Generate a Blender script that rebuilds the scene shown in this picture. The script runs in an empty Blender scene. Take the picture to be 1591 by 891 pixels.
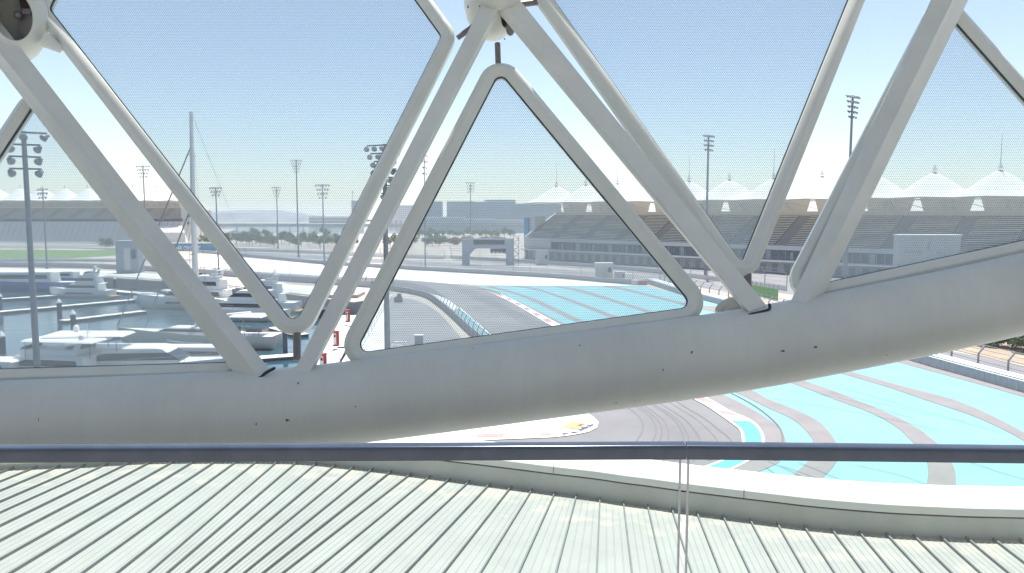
import bpy, bmesh, math, random
from mathutils import Vector, Matrix
from mathutils.geometry import tessellate_polygon

R = math.radians
rnd = random.Random(11)
SC = bpy.context.scene
COL = SC.collection

# ---------------------------------------------------------------- camera, sky, sun, exposure
F_PX = 1200.0
PITCH = R(5.4)
CAM = Vector((0, 0, 18.0))
cam_data = bpy.data.cameras.new("camera")
cam = bpy.data.objects.new("camera", cam_data)
COL.objects.link(cam)
cam.location = CAM
cam.rotation_euler = (R(90) - PITCH, 0, 0)
cam_data.sensor_width = 36
cam_data.lens = 36 * F_PX / 1591.0
cam_data.clip_start = 0.1
cam_data.clip_end = 30000
SC.camera = cam

SUN_EL, SUN_AZ = R(72), R(10)          # high sun ahead of the viewer, a little to the right
world = bpy.data.worlds.new("World")
SC.world = world
world.use_nodes = True
wn = world.node_tree
bg = wn.nodes["Background"]
sky = wn.nodes.new("ShaderNodeTexSky")
sky.sky_type = 'NISHITA'
sky.sun_disc = False
sky.sun_elevation = SUN_EL
sky.sun_rotation = SUN_AZ
sky.air_density = 1.0
sky.dust_density = 0.3
sky.ozone_density = 1.6
hsv = wn.nodes.new("ShaderNodeHueSaturation")
hsv.inputs["Saturation"].default_value = 0.85      # dusty desert air
hsv.inputs["Hue"].default_value = 0.502
wn.links.new(sky.outputs[0], hsv.inputs["Color"])
wn.links.new(hsv.outputs[0], bg.inputs[0])
bg.inputs[1].default_value = 0.074
sun_data = bpy.data.lights.new("sun", 'SUN')
sun_data.energy = 3.6
sun_data.angle = R(0.5)
sun_data.color = (1.0, 0.97, 0.93)
sun = bpy.data.objects.new("sun", sun_data)
COL.objects.link(sun)
sdir = Vector((math.sin(SUN_AZ) * math.cos(SUN_EL), math.cos(SUN_AZ) * math.cos(SUN_EL), math.sin(SUN_EL)))
sun.rotation_euler = sdir.to_track_quat('Z', 'Y').to_euler()
SC.view_settings.view_transform = 'Standard'
SC.view_settings.look = 'None'
SC.view_settings.gamma = 1.0
SC.view_settings.exposure = 1.22
SC.cycles.max_bounces = 8
SC.cycles.volume_bounces = 1
SC.cycles.transparent_max_bounces = 16

# ---------------------------------------------------------------- survey helpers: photo sighting -> world point
FW = Vector((0, math.cos(PITCH), -math.sin(PITCH)))
UP = Vector((0, math.sin(PITCH), math.cos(PITCH)))

def ray(px, py):
    return FW + Vector(((px - 795.5) / F_PX, 0, 0)) + UP * ((445.5 - py) / F_PX)

def G(px, py, z=0.0):                  # sighted point on the level z
    d = ray(px, py)
    return CAM + d * ((z - CAM.z) / d.z)

def A(px, py, Y):                      # sighted point at distance Y ahead
    d = ray(px, py)
    return CAM + d * (Y / d.y)

# ---------------------------------------------------------------- materials
def nodes_of(name):
    m = bpy.data.materials.new(name)
    m.use_nodes = True
    return m, m.node_tree.nodes, m.node_tree.links

def mat(name, col, rough=0.6, metal=0.0, var=0.12, scale=3.0, detail=4.0, bump=0.0, spec=0.5, col2=None, stretch=None, bscale=None):
    m, N, L = nodes_of(name)
    b = N["Principled BSDF"]
    b.inputs["Roughness"].default_value = rough
    b.inputs["Metallic"].default_value = metal
    b.inputs["Specular IOR Level"].default_value = spec
    tc = N.new("ShaderNodeTexCoord")
    src = tc.outputs["Object"]
    if stretch:
        mp = N.new("ShaderNodeMapping")
        mp.inputs["Scale"].default_value = stretch
        L.new(src, mp.inputs[0]); src = mp.outputs[0]
    nz = N.new("ShaderNodeTexNoise")
    nz.inputs["Scale"].default_value = scale
    nz.inputs["Detail"].default_value = detail
    nz.inputs["Roughness"].default_value = 0.6
    L.new(src, nz.inputs["Vector"])
    rp = N.new("ShaderNodeValToRGB")
    c = Vector(col)
    lo = Vector(col2) if col2 else c * (1 - var)
    hi = c if col2 else c * (1 + var)
    rp.color_ramp.elements[0].position = 0.3
    rp.color_ramp.elements[1].position = 0.7
    rp.color_ramp.elements[0].color = (*lo, 1)
    rp.color_ramp.elements[1].color = (*[min(x, 0.95) for x in hi], 1)
    L.new(nz.outputs[0], rp.inputs[0])
    L.new(rp.outputs[0], b.inputs["Base Color"])
    if bump:
        n2 = N.new("ShaderNodeTexNoise")
        n2.inputs["Scale"].default_value = bscale or scale * 6
        n2.inputs["Detail"].default_value = 5
        L.new(src, n2.inputs["Vector"])
        bp = N.new("ShaderNodeBump")
        bp.inputs["Strength"].default_value = bump
        bp.inputs["Distance"].default_value = 0.02
        L.new(n2.outputs[0], bp.inputs["Height"])
        L.new(bp.outputs[0], b.inputs["Normal"])
    return m

M = {}
M['white_steel'] = mat('white_steel', (0.72, 0.735, 0.68), 0.38, var=0.05, scale=2.2, bump=0.02)
M['frame_paint'] = mat('frame_paint', (0.72, 0.735, 0.68), 0.25, var=0.04, scale=3)
M['gasket'] = mat('gasket', (0.03, 0.04, 0.05), 0.6)
M['rod'] = mat('rod', (0.22, 0.2, 0.2), 0.5, metal=0.4)
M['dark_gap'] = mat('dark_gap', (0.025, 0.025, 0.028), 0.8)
M['chip'] = mat('chip', (0.14, 0.14, 0.13), 0.8)
M['rail_metal'] = mat('rail_metal', (0.05, 0.066, 0.10), 0.22, metal=0.3, var=0.15, scale=12, bump=0.01)
M['coping'] = mat('coping', (0.78, 0.78, 0.75), 0.6, var=0.03, scale=1.0)
M['parapet'] = mat('parapet', (0.55, 0.565, 0.54), 0.7, var=0.10, scale=1.6, detail=7, stretch=(1, 1, .35))
M['asphalt'] = mat('asphalt', (0.19, 0.187, 0.19), 0.85, var=0.16, scale=0.12, detail=8, bump=0.05, bscale=6)
M['verge'] = mat('verge', (0.225, 0.212, 0.21), 0.85, var=0.10, scale=0.4, detail=8)
M['service_asphalt'] = mat('service_asphalt', (0.2, 0.2, 0.205), 0.9, var=0.15, scale=0.08, detail=8)
M['turquoise'] = mat('turquoise', (0.185, 0.375, 0.40), 0.8, var=0.07, scale=0.25, detail=9)
M['kerb_blue'] = mat('kerb_blue', (0.10, 0.42, 0.48), 0.7, var=0.12, scale=1.2, detail=9)
M['white_paint'] = mat('white_paint', (0.78, 0.77, 0.75), 0.7, var=0.04, scale=0.5)
M['red_paint'] = mat('red_paint', (0.50, 0.26, 0.24), 0.7, var=0.2, scale=2.5, detail=8)
M['orange_paint'] = mat('orange_paint', (0.66, 0.30, 0.14), 0.7, var=0.2, scale=1.5)
M['dark_print'] = mat('dark_print', (0.10, 0.10, 0.13), 0.8, var=0.3, scale=2)
M['grey_print'] = mat('grey_print', (0.33, 0.35, 0.34), 0.8)
M['tyre'] = mat('tyre', (0.152, 0.15, 0.153), 0.9)
M['tyre_thin'] = mat('tyre_thin', (0.13, 0.24, 0.26), 0.9)
M['sand'] = mat('sand', (0.38, 0.34, 0.29), 0.95, var=0.14, scale=0.03, detail=8)
M['dry_sand'] = mat('dry_sand', (0.36, 0.28, 0.20), 0.95, var=0.2, scale=0.4, detail=8)
M['pale_ground'] = mat('pale_ground', (0.62, 0.60, 0.56), 0.9, var=0.08, scale=0.06, detail=6)
M['grass'] = mat('grass', (0.10, 0.17, 0.05), 0.95, var=0.3, scale=0.15, detail=8)
M['concrete'] = mat('concrete', (0.38, 0.37, 0.35), 0.85, var=0.1, scale=0.5, detail=6)
M['block_concrete'] = mat('block_concrete', (0.40, 0.42, 0.44), 0.85, var=0.12, scale=1.4, detail=6)
M['quay_stone'] = mat('quay_stone', (0.42, 0.37, 0.33), 0.9, var=0.16, scale=0.3, detail=6)
M['pile_blue'] = mat('pile_blue', (0.05, 0.07, 0.11), 0.6)
M['galv'] = mat('galv', (0.27, 0.28, 0.30), 0.5, metal=0.3, var=0.08)
M['mast_grey'] = mat('mast_grey', (0.20, 0.22, 0.25), 0.5, metal=0.2, var=0.08)
M['lamp_body'] = mat('lamp_body', (0.15, 0.16, 0.18), 0.5, metal=0.3)
M['lamp_glass'] = mat('lamp_glass', (0.30, 0.32, 0.34), 0.15)
M['tent'] = mat('tent', (0.80, 0.79, 0.76), 0.7, var=0.02, scale=0.1)
M['beige'] = mat('beige', (0.58, 0.55, 0.48), 0.85, var=0.06, scale=0.1)
M['stand_wall'] = mat('stand_wall', (0.52, 0.52, 0.53), 0.85, var=0.06, scale=0.1)
M['seat'] = mat('seat', (0.60, 0.55, 0.47), 0.6, var=0.12, scale=0.4)
M['seat_dark'] = mat('seat_dark', (0.06, 0.05, 0.05), 0.8)
M['step'] = mat('step', (0.26, 0.25, 0.25), 0.85)
M['suite_glass'] = mat('suite_glass', (0.07, 0.12, 0.16), 0.12, var=0.3, scale=0.3)
M['boat_white'] = mat('boat_white', (0.78, 0.77, 0.74), 0.3, var=0.02)
M['boat_cream'] = mat('boat_cream', (0.62, 0.60, 0.53), 0.35, var=0.03)
M['boat_glass'] = mat('boat_glass', (0.03, 0.035, 0.045), 0.1)
M['boat_teak'] = mat('boat_teak', (0.34, 0.24, 0.15), 0.7)
M['boat_blue'] = mat('boat_blue', (0.06, 0.16, 0.42), 0.4)
M['boat_grey'] = mat('boat_grey', (0.22, 0.23, 0.25), 0.5)
M['pontoon_top'] = mat('pontoon_top', (0.66, 0.63, 0.58), 0.9, var=0.08, scale=0.6)
M['pontoon_side'] = mat('pontoon_side', (0.11, 0.11, 0.11), 0.9)
M['red_box'] = mat('red_box', (0.55, 0.06, 0.05), 0.5)
M['sign_blue'] = mat('sign_blue', (0.04, 0.27, 0.42), 0.5)
M['bld_glass'] = mat('bld_glass', (0.12, 0.20, 0.27), 0.35, var=0.15, scale=0.05)
M['bld_band'] = mat('bld_band', (0.30, 0.37, 0.42), 0.6)
M['bld_white'] = mat('bld_white', (0.56, 0.56, 0.58), 0.7)
M['bld_grey'] = mat('bld_grey', (0.30, 0.33, 0.37), 0.8)
M['hill'] = mat('hill', (0.26, 0.27, 0.29), 0.95, var=0.2, scale=0.02)
M['bark'] = mat('bark', (0.14, 0.10, 0.07), 0.9)
M['leaf_a'] = mat('leaf_a', (0.10, 0.15, 0.06), 0.7, var=0.45, scale=0.9)
M['leaf_b'] = mat('leaf_b', (0.12, 0.16, 0.075), 0.7, var=0.4, scale=0.9)
M['leaf_red'] = mat('leaf_red', (0.16, 0.075, 0.045), 0.7, var=0.4, scale=0.9)
M['green_panel'] = mat('green_panel', (0.16, 0.34, 0.13), 0.7)
M['black_panel'] = mat('black_panel', (0.03, 0.035, 0.05), 0.6)
M['gantry_grey'] = mat('gantry_grey', (0.38, 0.42, 0.46), 0.6)
M['deck_tile'] = mat('deck_tile', (0.46, 0.43, 0.37), 0.8)
M['shade_slab_white'] = mat('shade_slab_white', (0.5, 0.5, 0.49), 0.8)
M['hotel_wall'] = mat('hotel_wall', (0.32, 0.315, 0.30), 0.5)
M['screen_wall'] = mat('screen_wall', (0.42, 0.44, 0.45), 0.7, var=0.05, scale=0.3, stretch=(3, 3, 0.3))

def streaked_steel():
    m, N, L = nodes_of('streaked_steel')
    b = N["Principled BSDF"]
    b.inputs["Roughness"].default_value = 0.42
    tc = N.new("ShaderNodeTexCoord")
    mp = N.new("ShaderNodeMapping"); mp.inputs["Scale"].default_value = (17, 5, 1.2)
    L.new(tc.outputs["Object"], mp.inputs[0])
    n1 = N.new("ShaderNodeTexNoise"); n1.inputs["Scale"].default_value = 1.0; n1.inputs["Detail"].default_value = 5
    L.new(mp.outputs[0], n1.inputs["Vector"])
    n2 = N.new("ShaderNodeTexNoise"); n2.inputs["Scale"].default_value = 1.3; n2.inputs["Detail"].default_value = 6
    L.new(tc.outputs["Object"], n2.inputs["Vector"])
    r1 = N.new("ShaderNodeValToRGB")
    r1.color_ramp.elements[0].position = 0.28; r1.color_ramp.elements[0].color = (0.69, 0.705, 0.655, 1)
    r1.color_ramp.elements[1].position = 0.62; r1.color_ramp.elements[1].color = (0.71, 0.73, 0.675, 1)
    L.new(n1.outputs[0], r1.inputs[0])
    r2 = N.new("ShaderNodeValToRGB")
    r2.color_ramp.elements[0].position = 0.35; r2.color_ramp.elements[0].color = (0.9, 0.9, 0.895, 1)
    r2.color_ramp.elements[1].position = 0.65; r2.color_ramp.elements[1].color = (1, 1, 0.985, 1)
    L.new(n2.outputs[0], r2.inputs[0])
    mx = N.new("ShaderNodeMix"); mx.data_type = 'RGBA'; mx.blend_type = 'MULTIPLY'; mx.inputs[0].default_value = 1
    L.new(r1.outputs[0], mx.inputs[6]); L.new(r2.outputs[0], mx.inputs[7])
    # a scatter of small dark chips
    v = N.new("ShaderNodeTexVoronoi"); v.inputs["Scale"].default_value = 3.2
    L.new(tc.outputs["Object"], v.inputs["Vector"])
    lt = N.new("ShaderNodeMath"); lt.operation = 'LESS_THAN'; lt.inputs[1].default_value = 0.028
    L.new(v.outputs["Distance"], lt.inputs[0])
    mx2 = N.new("ShaderNodeMix"); mx2.data_type = 'RGBA'
    L.new(lt.outputs[0], mx2.inputs[0]); L.new(mx.outputs[2], mx2.inputs[6])
    mx2.inputs[7].default_value = (0.25, 0.25, 0.24, 1)
    L.new(mx2.outputs[2], b.inputs["Base Color"])
    bp = N.new("ShaderNodeBump"); bp.inputs["Strength"].default_value = 0.06; bp.inputs["Distance"].default_value = 0.02
    L.new(n2.outputs[0], bp.inputs["Height"]); L.new(bp.outputs[0], b.inputs["Normal"])
    return m
M['tube'] = streaked_steel()

def tent_fabric():
    m, N, L = nodes_of('tent_fabric')
    out = N["Material Output"]; N.remove(N["Principled BSDF"])
    a = N.new("ShaderNodeBsdfDiffuse"); a.inputs[0].default_value = (0.86, 0.85, 0.83, 1)
    b = N.new("ShaderNodeBsdfTranslucent"); b.inputs[0].default_value = (0.72, 0.69, 0.62, 1)
    x = N.new("ShaderNodeMixShader"); x.inputs[0].default_value = 0.22
    L.new(a.outputs[0], x.inputs[1]); L.new(b.outputs[0], x.inputs[2]); L.new(x.outputs[0], out.inputs[0])
    return m
M['tent'] = tent_fabric()

def roof_zinc():
    m, N, L = nodes_of('roof_zinc')
    b = N["Principled BSDF"]
    b.inputs["Roughness"].default_value = 0.7
    b.inputs["Specular IOR Level"].default_value = 0.25
    tc = N.new("ShaderNodeTexCoord")
    n1 = N.new("ShaderNodeTexNoise"); n1.inputs["Scale"].default_value = 1.6; n1.inputs["Detail"].default_value = 8
    L.new(tc.outputs["Object"], n1.inputs["Vector"])
    r1 = N.new("ShaderNodeValToRGB")
    r1.color_ramp.elements[0].position = 0.3; r1.color_ramp.elements[0].color = (0.305, 0.312, 0.298, 1)
    r1.color_ramp.elements[1].position = 0.75; r1.color_ramp.elements[1].color = (0.35, 0.358, 0.34, 1)
    L.new(n1.outputs[0], r1.inputs[0])
    # cream stain that gathers at the far end of each sheet (UV v runs 0..1 along the sheet)
    uv = N.new("ShaderNodeUVMap")
    sx = N.new("ShaderNodeSeparateXYZ"); L.new(uv.outputs[0], sx.inputs[0])
    n2 = N.new("ShaderNodeTexNoise"); n2.inputs["Scale"].default_value = 2.6; n2.inputs["Detail"].default_value = 5
    L.new(tc.outputs["Object"], n2.inputs["Vector"])
    s1 = N.new("ShaderNodeMath"); s1.operation = 'MULTIPLY_ADD'; s1.inputs[1].default_value = 0.7
    L.new(n2.outputs[0], s1.inputs[0]); L.new(sx.outputs[1], s1.inputs[2])
    r2 = N.new("ShaderNodeValToRGB")
    r2.color_ramp.elements[0].position = 0.33; r2.color_ramp.elements[0].color = (1, 1, 1, 1)
    r2.color_ramp.elements[1].position = 0.425; r2.color_ramp.elements[1].color = (0, 0, 0, 1)
    L.new(s1.outputs[0], r2.inputs[0])
    mx = N.new("ShaderNodeMix"); mx.data_type = 'RGBA'
    L.new(r2.outputs[0], mx.inputs[0]); L.new(r1.outputs[0], mx.inputs[6])
    mx.inputs[7].default_value = (0.41, 0.395, 0.345, 1)
    L.new(mx.outputs[2], b.inputs["Base Color"])
    return m
M['roof'] = roof_zinc()
M['seam'] = mat('seam', (0.16, 0.18, 0.185), 0.6, var=0.15, scale=4)  # darker than the sheets: shade on the seam faces put into the colour

def dotted_glass():
    m, N, L = nodes_of('dotted_glass')
    out = N["Material Output"]; N.remove(N["Principled BSDF"])
    uv = N.new("ShaderNodeUVMap")
    sx = N.new("ShaderNodeSeparateXYZ"); L.new(uv.outputs[0], sx.inputs[0])
    def mth(op, a, b=None, c=None):
        n = N.new("ShaderNodeMath"); n.operation = op
        for i, v in enumerate((a, b, c)):
            if v is None: continue
            if isinstance(v, (int, float)): n.inputs[i].default_value = v
            else: L.new(v, n.inputs[i])
        return n.outputs[0]
    P, H = 0.0185, 0.016
    row = mth('FLOOR', mth('DIVIDE', sx.outputs[1], H))
    odd = mth('MULTIPLY', mth('FLOORED_MODULO', row, 2.0), 0.5)
    fu = mth('SUBTRACT', mth('FRACT', mth('ADD', mth('DIVIDE', sx.outputs[0], P), odd)), 0.5)
    fv = mth('SUBTRACT', mth('FRACT', mth('DIVIDE', sx.outputs[1], H)), 0.5)
    du = mth('MULTIPLY', fu, P); dv = mth('MULTIPLY', fv, H)
    d2 = mth('SQRT', mth('ADD', mth('MULTIPLY', du, du), mth('MULTIPLY', dv, dv)))
    dot = mth('LESS_THAN', d2, 0.0045)
    tr = N.new("ShaderNodeBsdfTransparent"); tr.inputs[0].default_value = (0.82, 0.90, 0.92, 1)
    veil = N.new("ShaderNodeBsdfTranslucent"); veil.inputs[0].default_value = (0.82, 0.88, 0.90, 1)
    vd = N.new("ShaderNodeBsdfDiffuse"); vd.inputs[0].default_value = (0.7, 0.78, 0.82, 1)
    va = N.new("ShaderNodeMixShader"); va.inputs[0].default_value = 0.3
    L.new(veil.outputs[0], va.inputs[1]); L.new(vd.outputs[0], va.inputs[2])
    mx = N.new("ShaderNodeMixShader"); mx.inputs[0].default_value = 0.25
    L.new(tr.outputs[0], mx.inputs[1]); L.new(va.outputs[0], mx.inputs[2])
    dd = N.new("ShaderNodeBsdfDiffuse"); dd.inputs[0].default_value = (0.26, 0.31, 0.33, 1)
    dtr = N.new("ShaderNodeBsdfTransparent"); dtr.inputs[0].default_value = (0.6, 0.66, 0.68, 1)
    dm = N.new("ShaderNodeMixShader"); dm.inputs[0].default_value = 0.6
    L.new(dtr.outputs[0], dm.inputs[1]); L.new(dd.outputs[0], dm.inputs[2])
    mx2 = N.new("ShaderNodeMixShader")
    L.new(dot, mx2.inputs[0]); L.new(mx.outputs[0], mx2.inputs[1]); L.new(dm.outputs[0], mx2.inputs[2])
    gl = N.new("ShaderNodeBsdfGlossy"); gl.inputs["Roughness"].default_value = 0.03
    mx3 = N.new("ShaderNodeMixShader"); mx3.inputs[0].default_value = 0.04
    L.new(mx2.outputs[0], mx3.inputs[1]); L.new(gl.outputs[0], mx3.inputs[2])
    L.new(mx3.outputs[0], out.inputs[0])
    return m
M['dotted_glass'] = dotted_glass()

def clear_glass(name, tint, refl):
    m, N, L = nodes_of(name)
    out = N["Material Output"]; N.remove(N["Principled BSDF"])
    tr = N.new("ShaderNodeBsdfTransparent"); tr.inputs[0].default_value = (*tint, 1)
    gl = N.new("ShaderNodeBsdfGlossy"); gl.inputs["Roughness"].default_value = 0.02
    fr = N.new("ShaderNodeFresnel"); fr.inputs[0].default_value = 1.45
    ml = N.new("ShaderNodeMath"); ml.operation = 'MULTIPLY'; ml.inputs[1].default_value = refl
    L.new(fr.outputs[0], ml.inputs[0])
    mx = N.new("ShaderNodeMixShader")
    L.new(ml.outputs[0], mx.inputs[0]); L.new(tr.outputs[0], mx.inputs[1]); L.new(gl.outputs[0], mx.inputs[2])
    L.new(mx.outputs[0], out.inputs[0])
    return m
M['rail_glass'] = clear_glass('rail_glass', (0.93, 0.97, 0.955), 0.6)
M['glass_edge'] = mat('glass_edge', (0.34, 0.38, 0.40), 0.2)
M['net'] = clear_glass('net', (0.80, 0.81, 0.82), 0.0)

def water(name, col, sc, b):
    m, N, L = nodes_of(name)
    p = N["Principled BSDF"]
    p.inputs["Base Color"].default_value = (*col, 1)
    p.inputs["Roughness"].default_value = 0.08
    tc = N.new("ShaderNodeTexCoord")
    nz = N.new("ShaderNodeTexNoise"); nz.inputs["Scale"].default_value = sc; nz.inputs["Detail"].default_value = 6
    L.new(tc.outputs["Object"], nz.inputs["Vector"])
    bp = N.new("ShaderNodeBump"); bp.inputs["Strength"].default_value = b; bp.inputs["Distance"].default_value = 0.15
    L.new(nz.outputs[0], bp.inputs["Height"]); L.new(bp.outputs[0], p.inputs["Normal"])
    return m
M['water'] = water('water', (0.03, 0.075, 0.095), 0.4, 0.6)

# ---------------------------------------------------------------- object helpers
def thing(name, label, cat, loc=(0, 0, 0), rz=0, group=None):
    o = bpy.data.objects.new(name, None)
    COL.objects.link(o)
    o.location = loc
    o.rotation_euler = (0, 0, rz)
    o.empty_display_size = 0.3
    o['label'] = label; o['category'] = cat
    if group: o['group'] = group
    return o

def tag(o, label, cat, group=None):
    o['label'] = label; o['category'] = cat
    if group: o['group'] = group
    return o

class MB:
    def __init__(s):
        s.v = []; s.f = []; s.m = []; s.uv = None; s.sm = []
    def add(s, vs, fs, mi=0, smooth=False):
        n = len(s.v)
        s.v += [tuple(v) for v in vs]
        for f in fs:
            s.f.append([i + n for i in f]); s.m.append(mi); s.sm.append(smooth)
        return s
    def hexa(s, b, t, mi=0):           # bottom loop, top loop (same length)
        n = len(b)
        fs = [list(range(n))[::-1], [n + i for i in range(n)]]
        fs += [[i, (i + 1) % n, n + (i + 1) % n, n + i] for i in range(n)]
        return s.add(list(b) + list(t), fs, mi)
    def box(s, c, d, rz=0.0, mi=0):
        x, y, z = (k / 2 for k in d)
        cs, sn = math.cos(rz), math.sin(rz)
        def P(a, b_, e): return (c[0] + a * cs - b_ * sn, c[1] + a * sn + b_ * cs, c[2] + e)
        q = [(-x, -y), (x, -y), (x, y), (-x, y)]
        return s.hexa([P(a, b_, -z) for a, b_ in q], [P(a, b_, z) for a, b_ in q], mi)
    def bar(s, p, q, w, h=None, mi=0):  # square bar between two points
        p, q = Vector(p), Vector(q)
        h = h or w
        d = (q - p).normalized()
        u = d.cross(Vector((0, 0, 1)))
        if u.length < 1e-4: u = Vector((1, 0, 0))
        u.normalize(); v = d.cross(u)
        o = [u * w / 2 + v * h / 2, -u * w / 2 + v * h / 2, -u * w / 2 - v * h / 2, u * w / 2 - v * h / 2]
        return s.hexa([p + k for k in o], [q + k for k in o], mi)
    def cyl(s, p, q, r0, r1=None, n=10, mi=0, cap=True):
        return s.tube([p, q], [r0, r0 if r1 is None else r1], n, mi, cap)
    def tube(s, pts, rs, n=10, mi=0, cap=True):
        pts = [Vector(p) for p in pts]
        if not isinstance(rs, (list, tuple)): rs = [rs] * len(pts)
        rings = []
        u = None
        for i, p in enumerate(pts):
            d = (pts[min(i + 1, len(pts) - 1)] - pts[max(i - 1, 0)]).normalized()
            if u is None:
                u = d.cross(Vector((0, 0, 1)))
                if u.length < 1e-3: u = Vector((1, 0, 0))
            u = (u - d * u.dot(d)).normalized()
            w = d.cross(u)
            rings.append([p + (u * math.cos(2 * math.pi * k / n) + w * math.sin(2 * math.pi * k / n)) * rs[i] for k in range(n)])
        vs = [v for r in rings for v in r]
        fs = []
        for i in range(len(rings) - 1):
            for k in range(n):
                fs.append([i * n + k, i * n + (k + 1) % n, (i + 1) * n + (k + 1) % n, (i + 1) * n + k])
        s.add(vs, fs, mi, True)
        if cap:
            s.add(rings[0], [list(range(n))[::-1]], mi)
            s.add(rings[-1], [list(range(n))], mi)
        return s
    def sphere(s, c, r, n=12, mi=0, sc=(1, 1, 1)):
        vs = []; fs = []
        h = n // 2
        for i in range(h + 1):
            a = math.pi * i / h
            for k in range(n):
                b = 2 * math.pi * k / n
                vs.append((c[0] + r * sc[0] * math.sin(a) * math.cos(b), c[1] + r * sc[1] * math.sin(a) * math.sin(b), c[2] + r * sc[2] * math.cos(a)))
        for i in range(h):
            for k in range(n):
                fs.append([i * n + k, (i + 1) * n + k, (i + 1) * n + (k + 1) % n, i * n + (k + 1) % n])
        return s.add(vs, fs, mi, True)
    def poly(s, pts, mi=0):
        t = tessellate_polygon([[Vector((p[0], p[1], 0)) for p in pts]])
        fs = []
        for a, b, c in t:
            A_, B_, C_ = (Vector(pts[i]) for i in (a, b, c))
            fs.append([a, b, c] if (B_ - A_).cross(C_ - A_).z > 0 else [a, c, b])
        return s.add(pts, fs, mi)
    def strip(s, a, b, mi=0):
        n = len(a)
        vs = list(a) + list(b)
        fs = []
        for i in range(n - 1):
            q = [i, i + 1, n + i + 1, n + i]
            A_, B_, C_ = Vector(vs[q[0]]), Vector(vs[q[1]]), Vector(vs[q[2]])
            if (B_ - A_).cross(C_ - A_).z < 0: q.reverse()
            fs.append(q)
        return s.add(vs, fs, mi)
    def mesh(s, name, mats):
        me = bpy.data.meshes.new(name)
        me.from_pydata(s.v, [], s.f)
        if not isinstance(mats, (list, tuple)): mats = [mats]
        for m in mats: me.materials.append(M[m] if isinstance(m, str) else m)
        if len(mats) > 1: me.polygons.foreach_set('material_index', s.m)
        me.polygons.foreach_set('use_smooth', s.sm)
        me.update()
        return me
    def obj(s, name, mats, parent=None, kind=None, fix=False, bevel=0):
        me = s.mesh(name, mats)
        if fix:
            bm = bmesh.new(); bm.from_mesh(me)
            bmesh.ops.remove_doubles(bm, verts=bm.verts, dist=1e-5)
            bmesh.ops.recalc_face_normals(bm, faces=bm.faces)
            bm.to_mesh(me); bm.free()
        o = bpy.data.objects.new(name, me)
        COL.objects.link(o)
        if parent: o.parent = parent
        if kind: o['kind'] = kind
        if bevel:
            bv = o.modifiers.new('bevel', 'BEVEL'); bv.width = bevel; bv.segments = 2; bv.limit_method = 'ANGLE'
        return o

def inst(me, name, parent, loc=(0, 0, 0), rz=0, rot=None, sc=None):
    o = bpy.data.objects.new(name, me)
    COL.objects.link(o)
    o.parent = parent
    o.location = loc
    o.rotation_euler = rot if rot else (0, 0, rz)
    if sc: o.scale = sc if isinstance(sc, (tuple, list)) else (sc, sc, sc)
    return o

def dup(root, loc, rz, label, scale=None):
    r = root.copy(); COL.objects.link(r)
    r.location = loc; r.rotation_euler = (0, 0, rz); r['label'] = label
    if scale: r.scale = (scale, scale, scale) if not isinstance(scale, (tuple, list)) else scale
    for ch in list(root.children):
        c = ch.copy(); COL.objects.link(c); c.parent = r
        for g in ch.children:
            d = g.copy(); COL.objects.link(d); d.parent = c
    return r

def crom(pts, n=6):                     # smooth a polyline
    out = []
    P = [Vector(p) for p in pts]
    for i in range(len(P) - 1):
        p0, p1, p2, p3 = P[max(i - 1, 0)], P[i], P[i + 1], P[min(i + 2, len(P) - 1)]
        for k in range(n):
            t = k / n
            out.append(0.5 * ((2 * p1) + (p2 - p0) * t + (2 * p0 - 5 * p1 + 4 * p2 - p3) * t * t + (3 * p1 - p0 - 3 * p2 + p3) * t ** 3))
    out.append(P[-1])
    return out

def resample(pts, n):
    P = [Vector(p) for p in pts]
    L = [0]
    for i in range(1, len(P)): L.append(L[-1] + (P[i] - P[i - 1]).length)
    out = []
    j = 0
    for k in range(n):
        t = L[-1] * k / (n - 1)
        while j < len(P) - 2 and L[j + 1] < t: j += 1
        sg = max(L[j + 1] - L[j], 1e-9)
        out.append(P[j].lerp(P[j + 1], min(max((t - L[j]) / sg, 0), 1)))
    return out

def walk(pts, step):
    P = [Vector(p) for p in pts]
    tot = sum((P[i + 1] - P[i]).length for i in range(len(P) - 1))
    return resample(P, max(2, int(round(tot / step)) + 1))

def gl(pxs, z=0.0, smooth=6):
    return crom([G(x, y, z) for x, y in pxs], smooth) if smooth else [G(x, y, z) for x, y in pxs]

def sheet(name, pxs, z, m, smooth=0):
    mb = MB(); mb.poly(gl(pxs, z, smooth))
    return mb.obj(name, m, kind='structure')

def band(name, a, b, z, m, n=60):
    mb = MB(); mb.strip(resample(gl(a, z), n), resample(gl(b, z), n))
    return mb.obj(name, m, kind='structure')

# ================================================================= GROUND, WATER
mb = MB(); mb.poly([(-9000, -300, -6), (9000, -300, -6), (9000, 6020, -6), (-9000, 6020, -6)])
mb.obj('seabed', 'sand', kind='structure')
mb = MB(); mb.poly([(-8000, -250, -2.5), (8000, -250, -2.5), (8000, 1700, -2.5), (-8000, 1700, -2.5)])
mb.obj('water', 'water', kind='structure')

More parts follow.
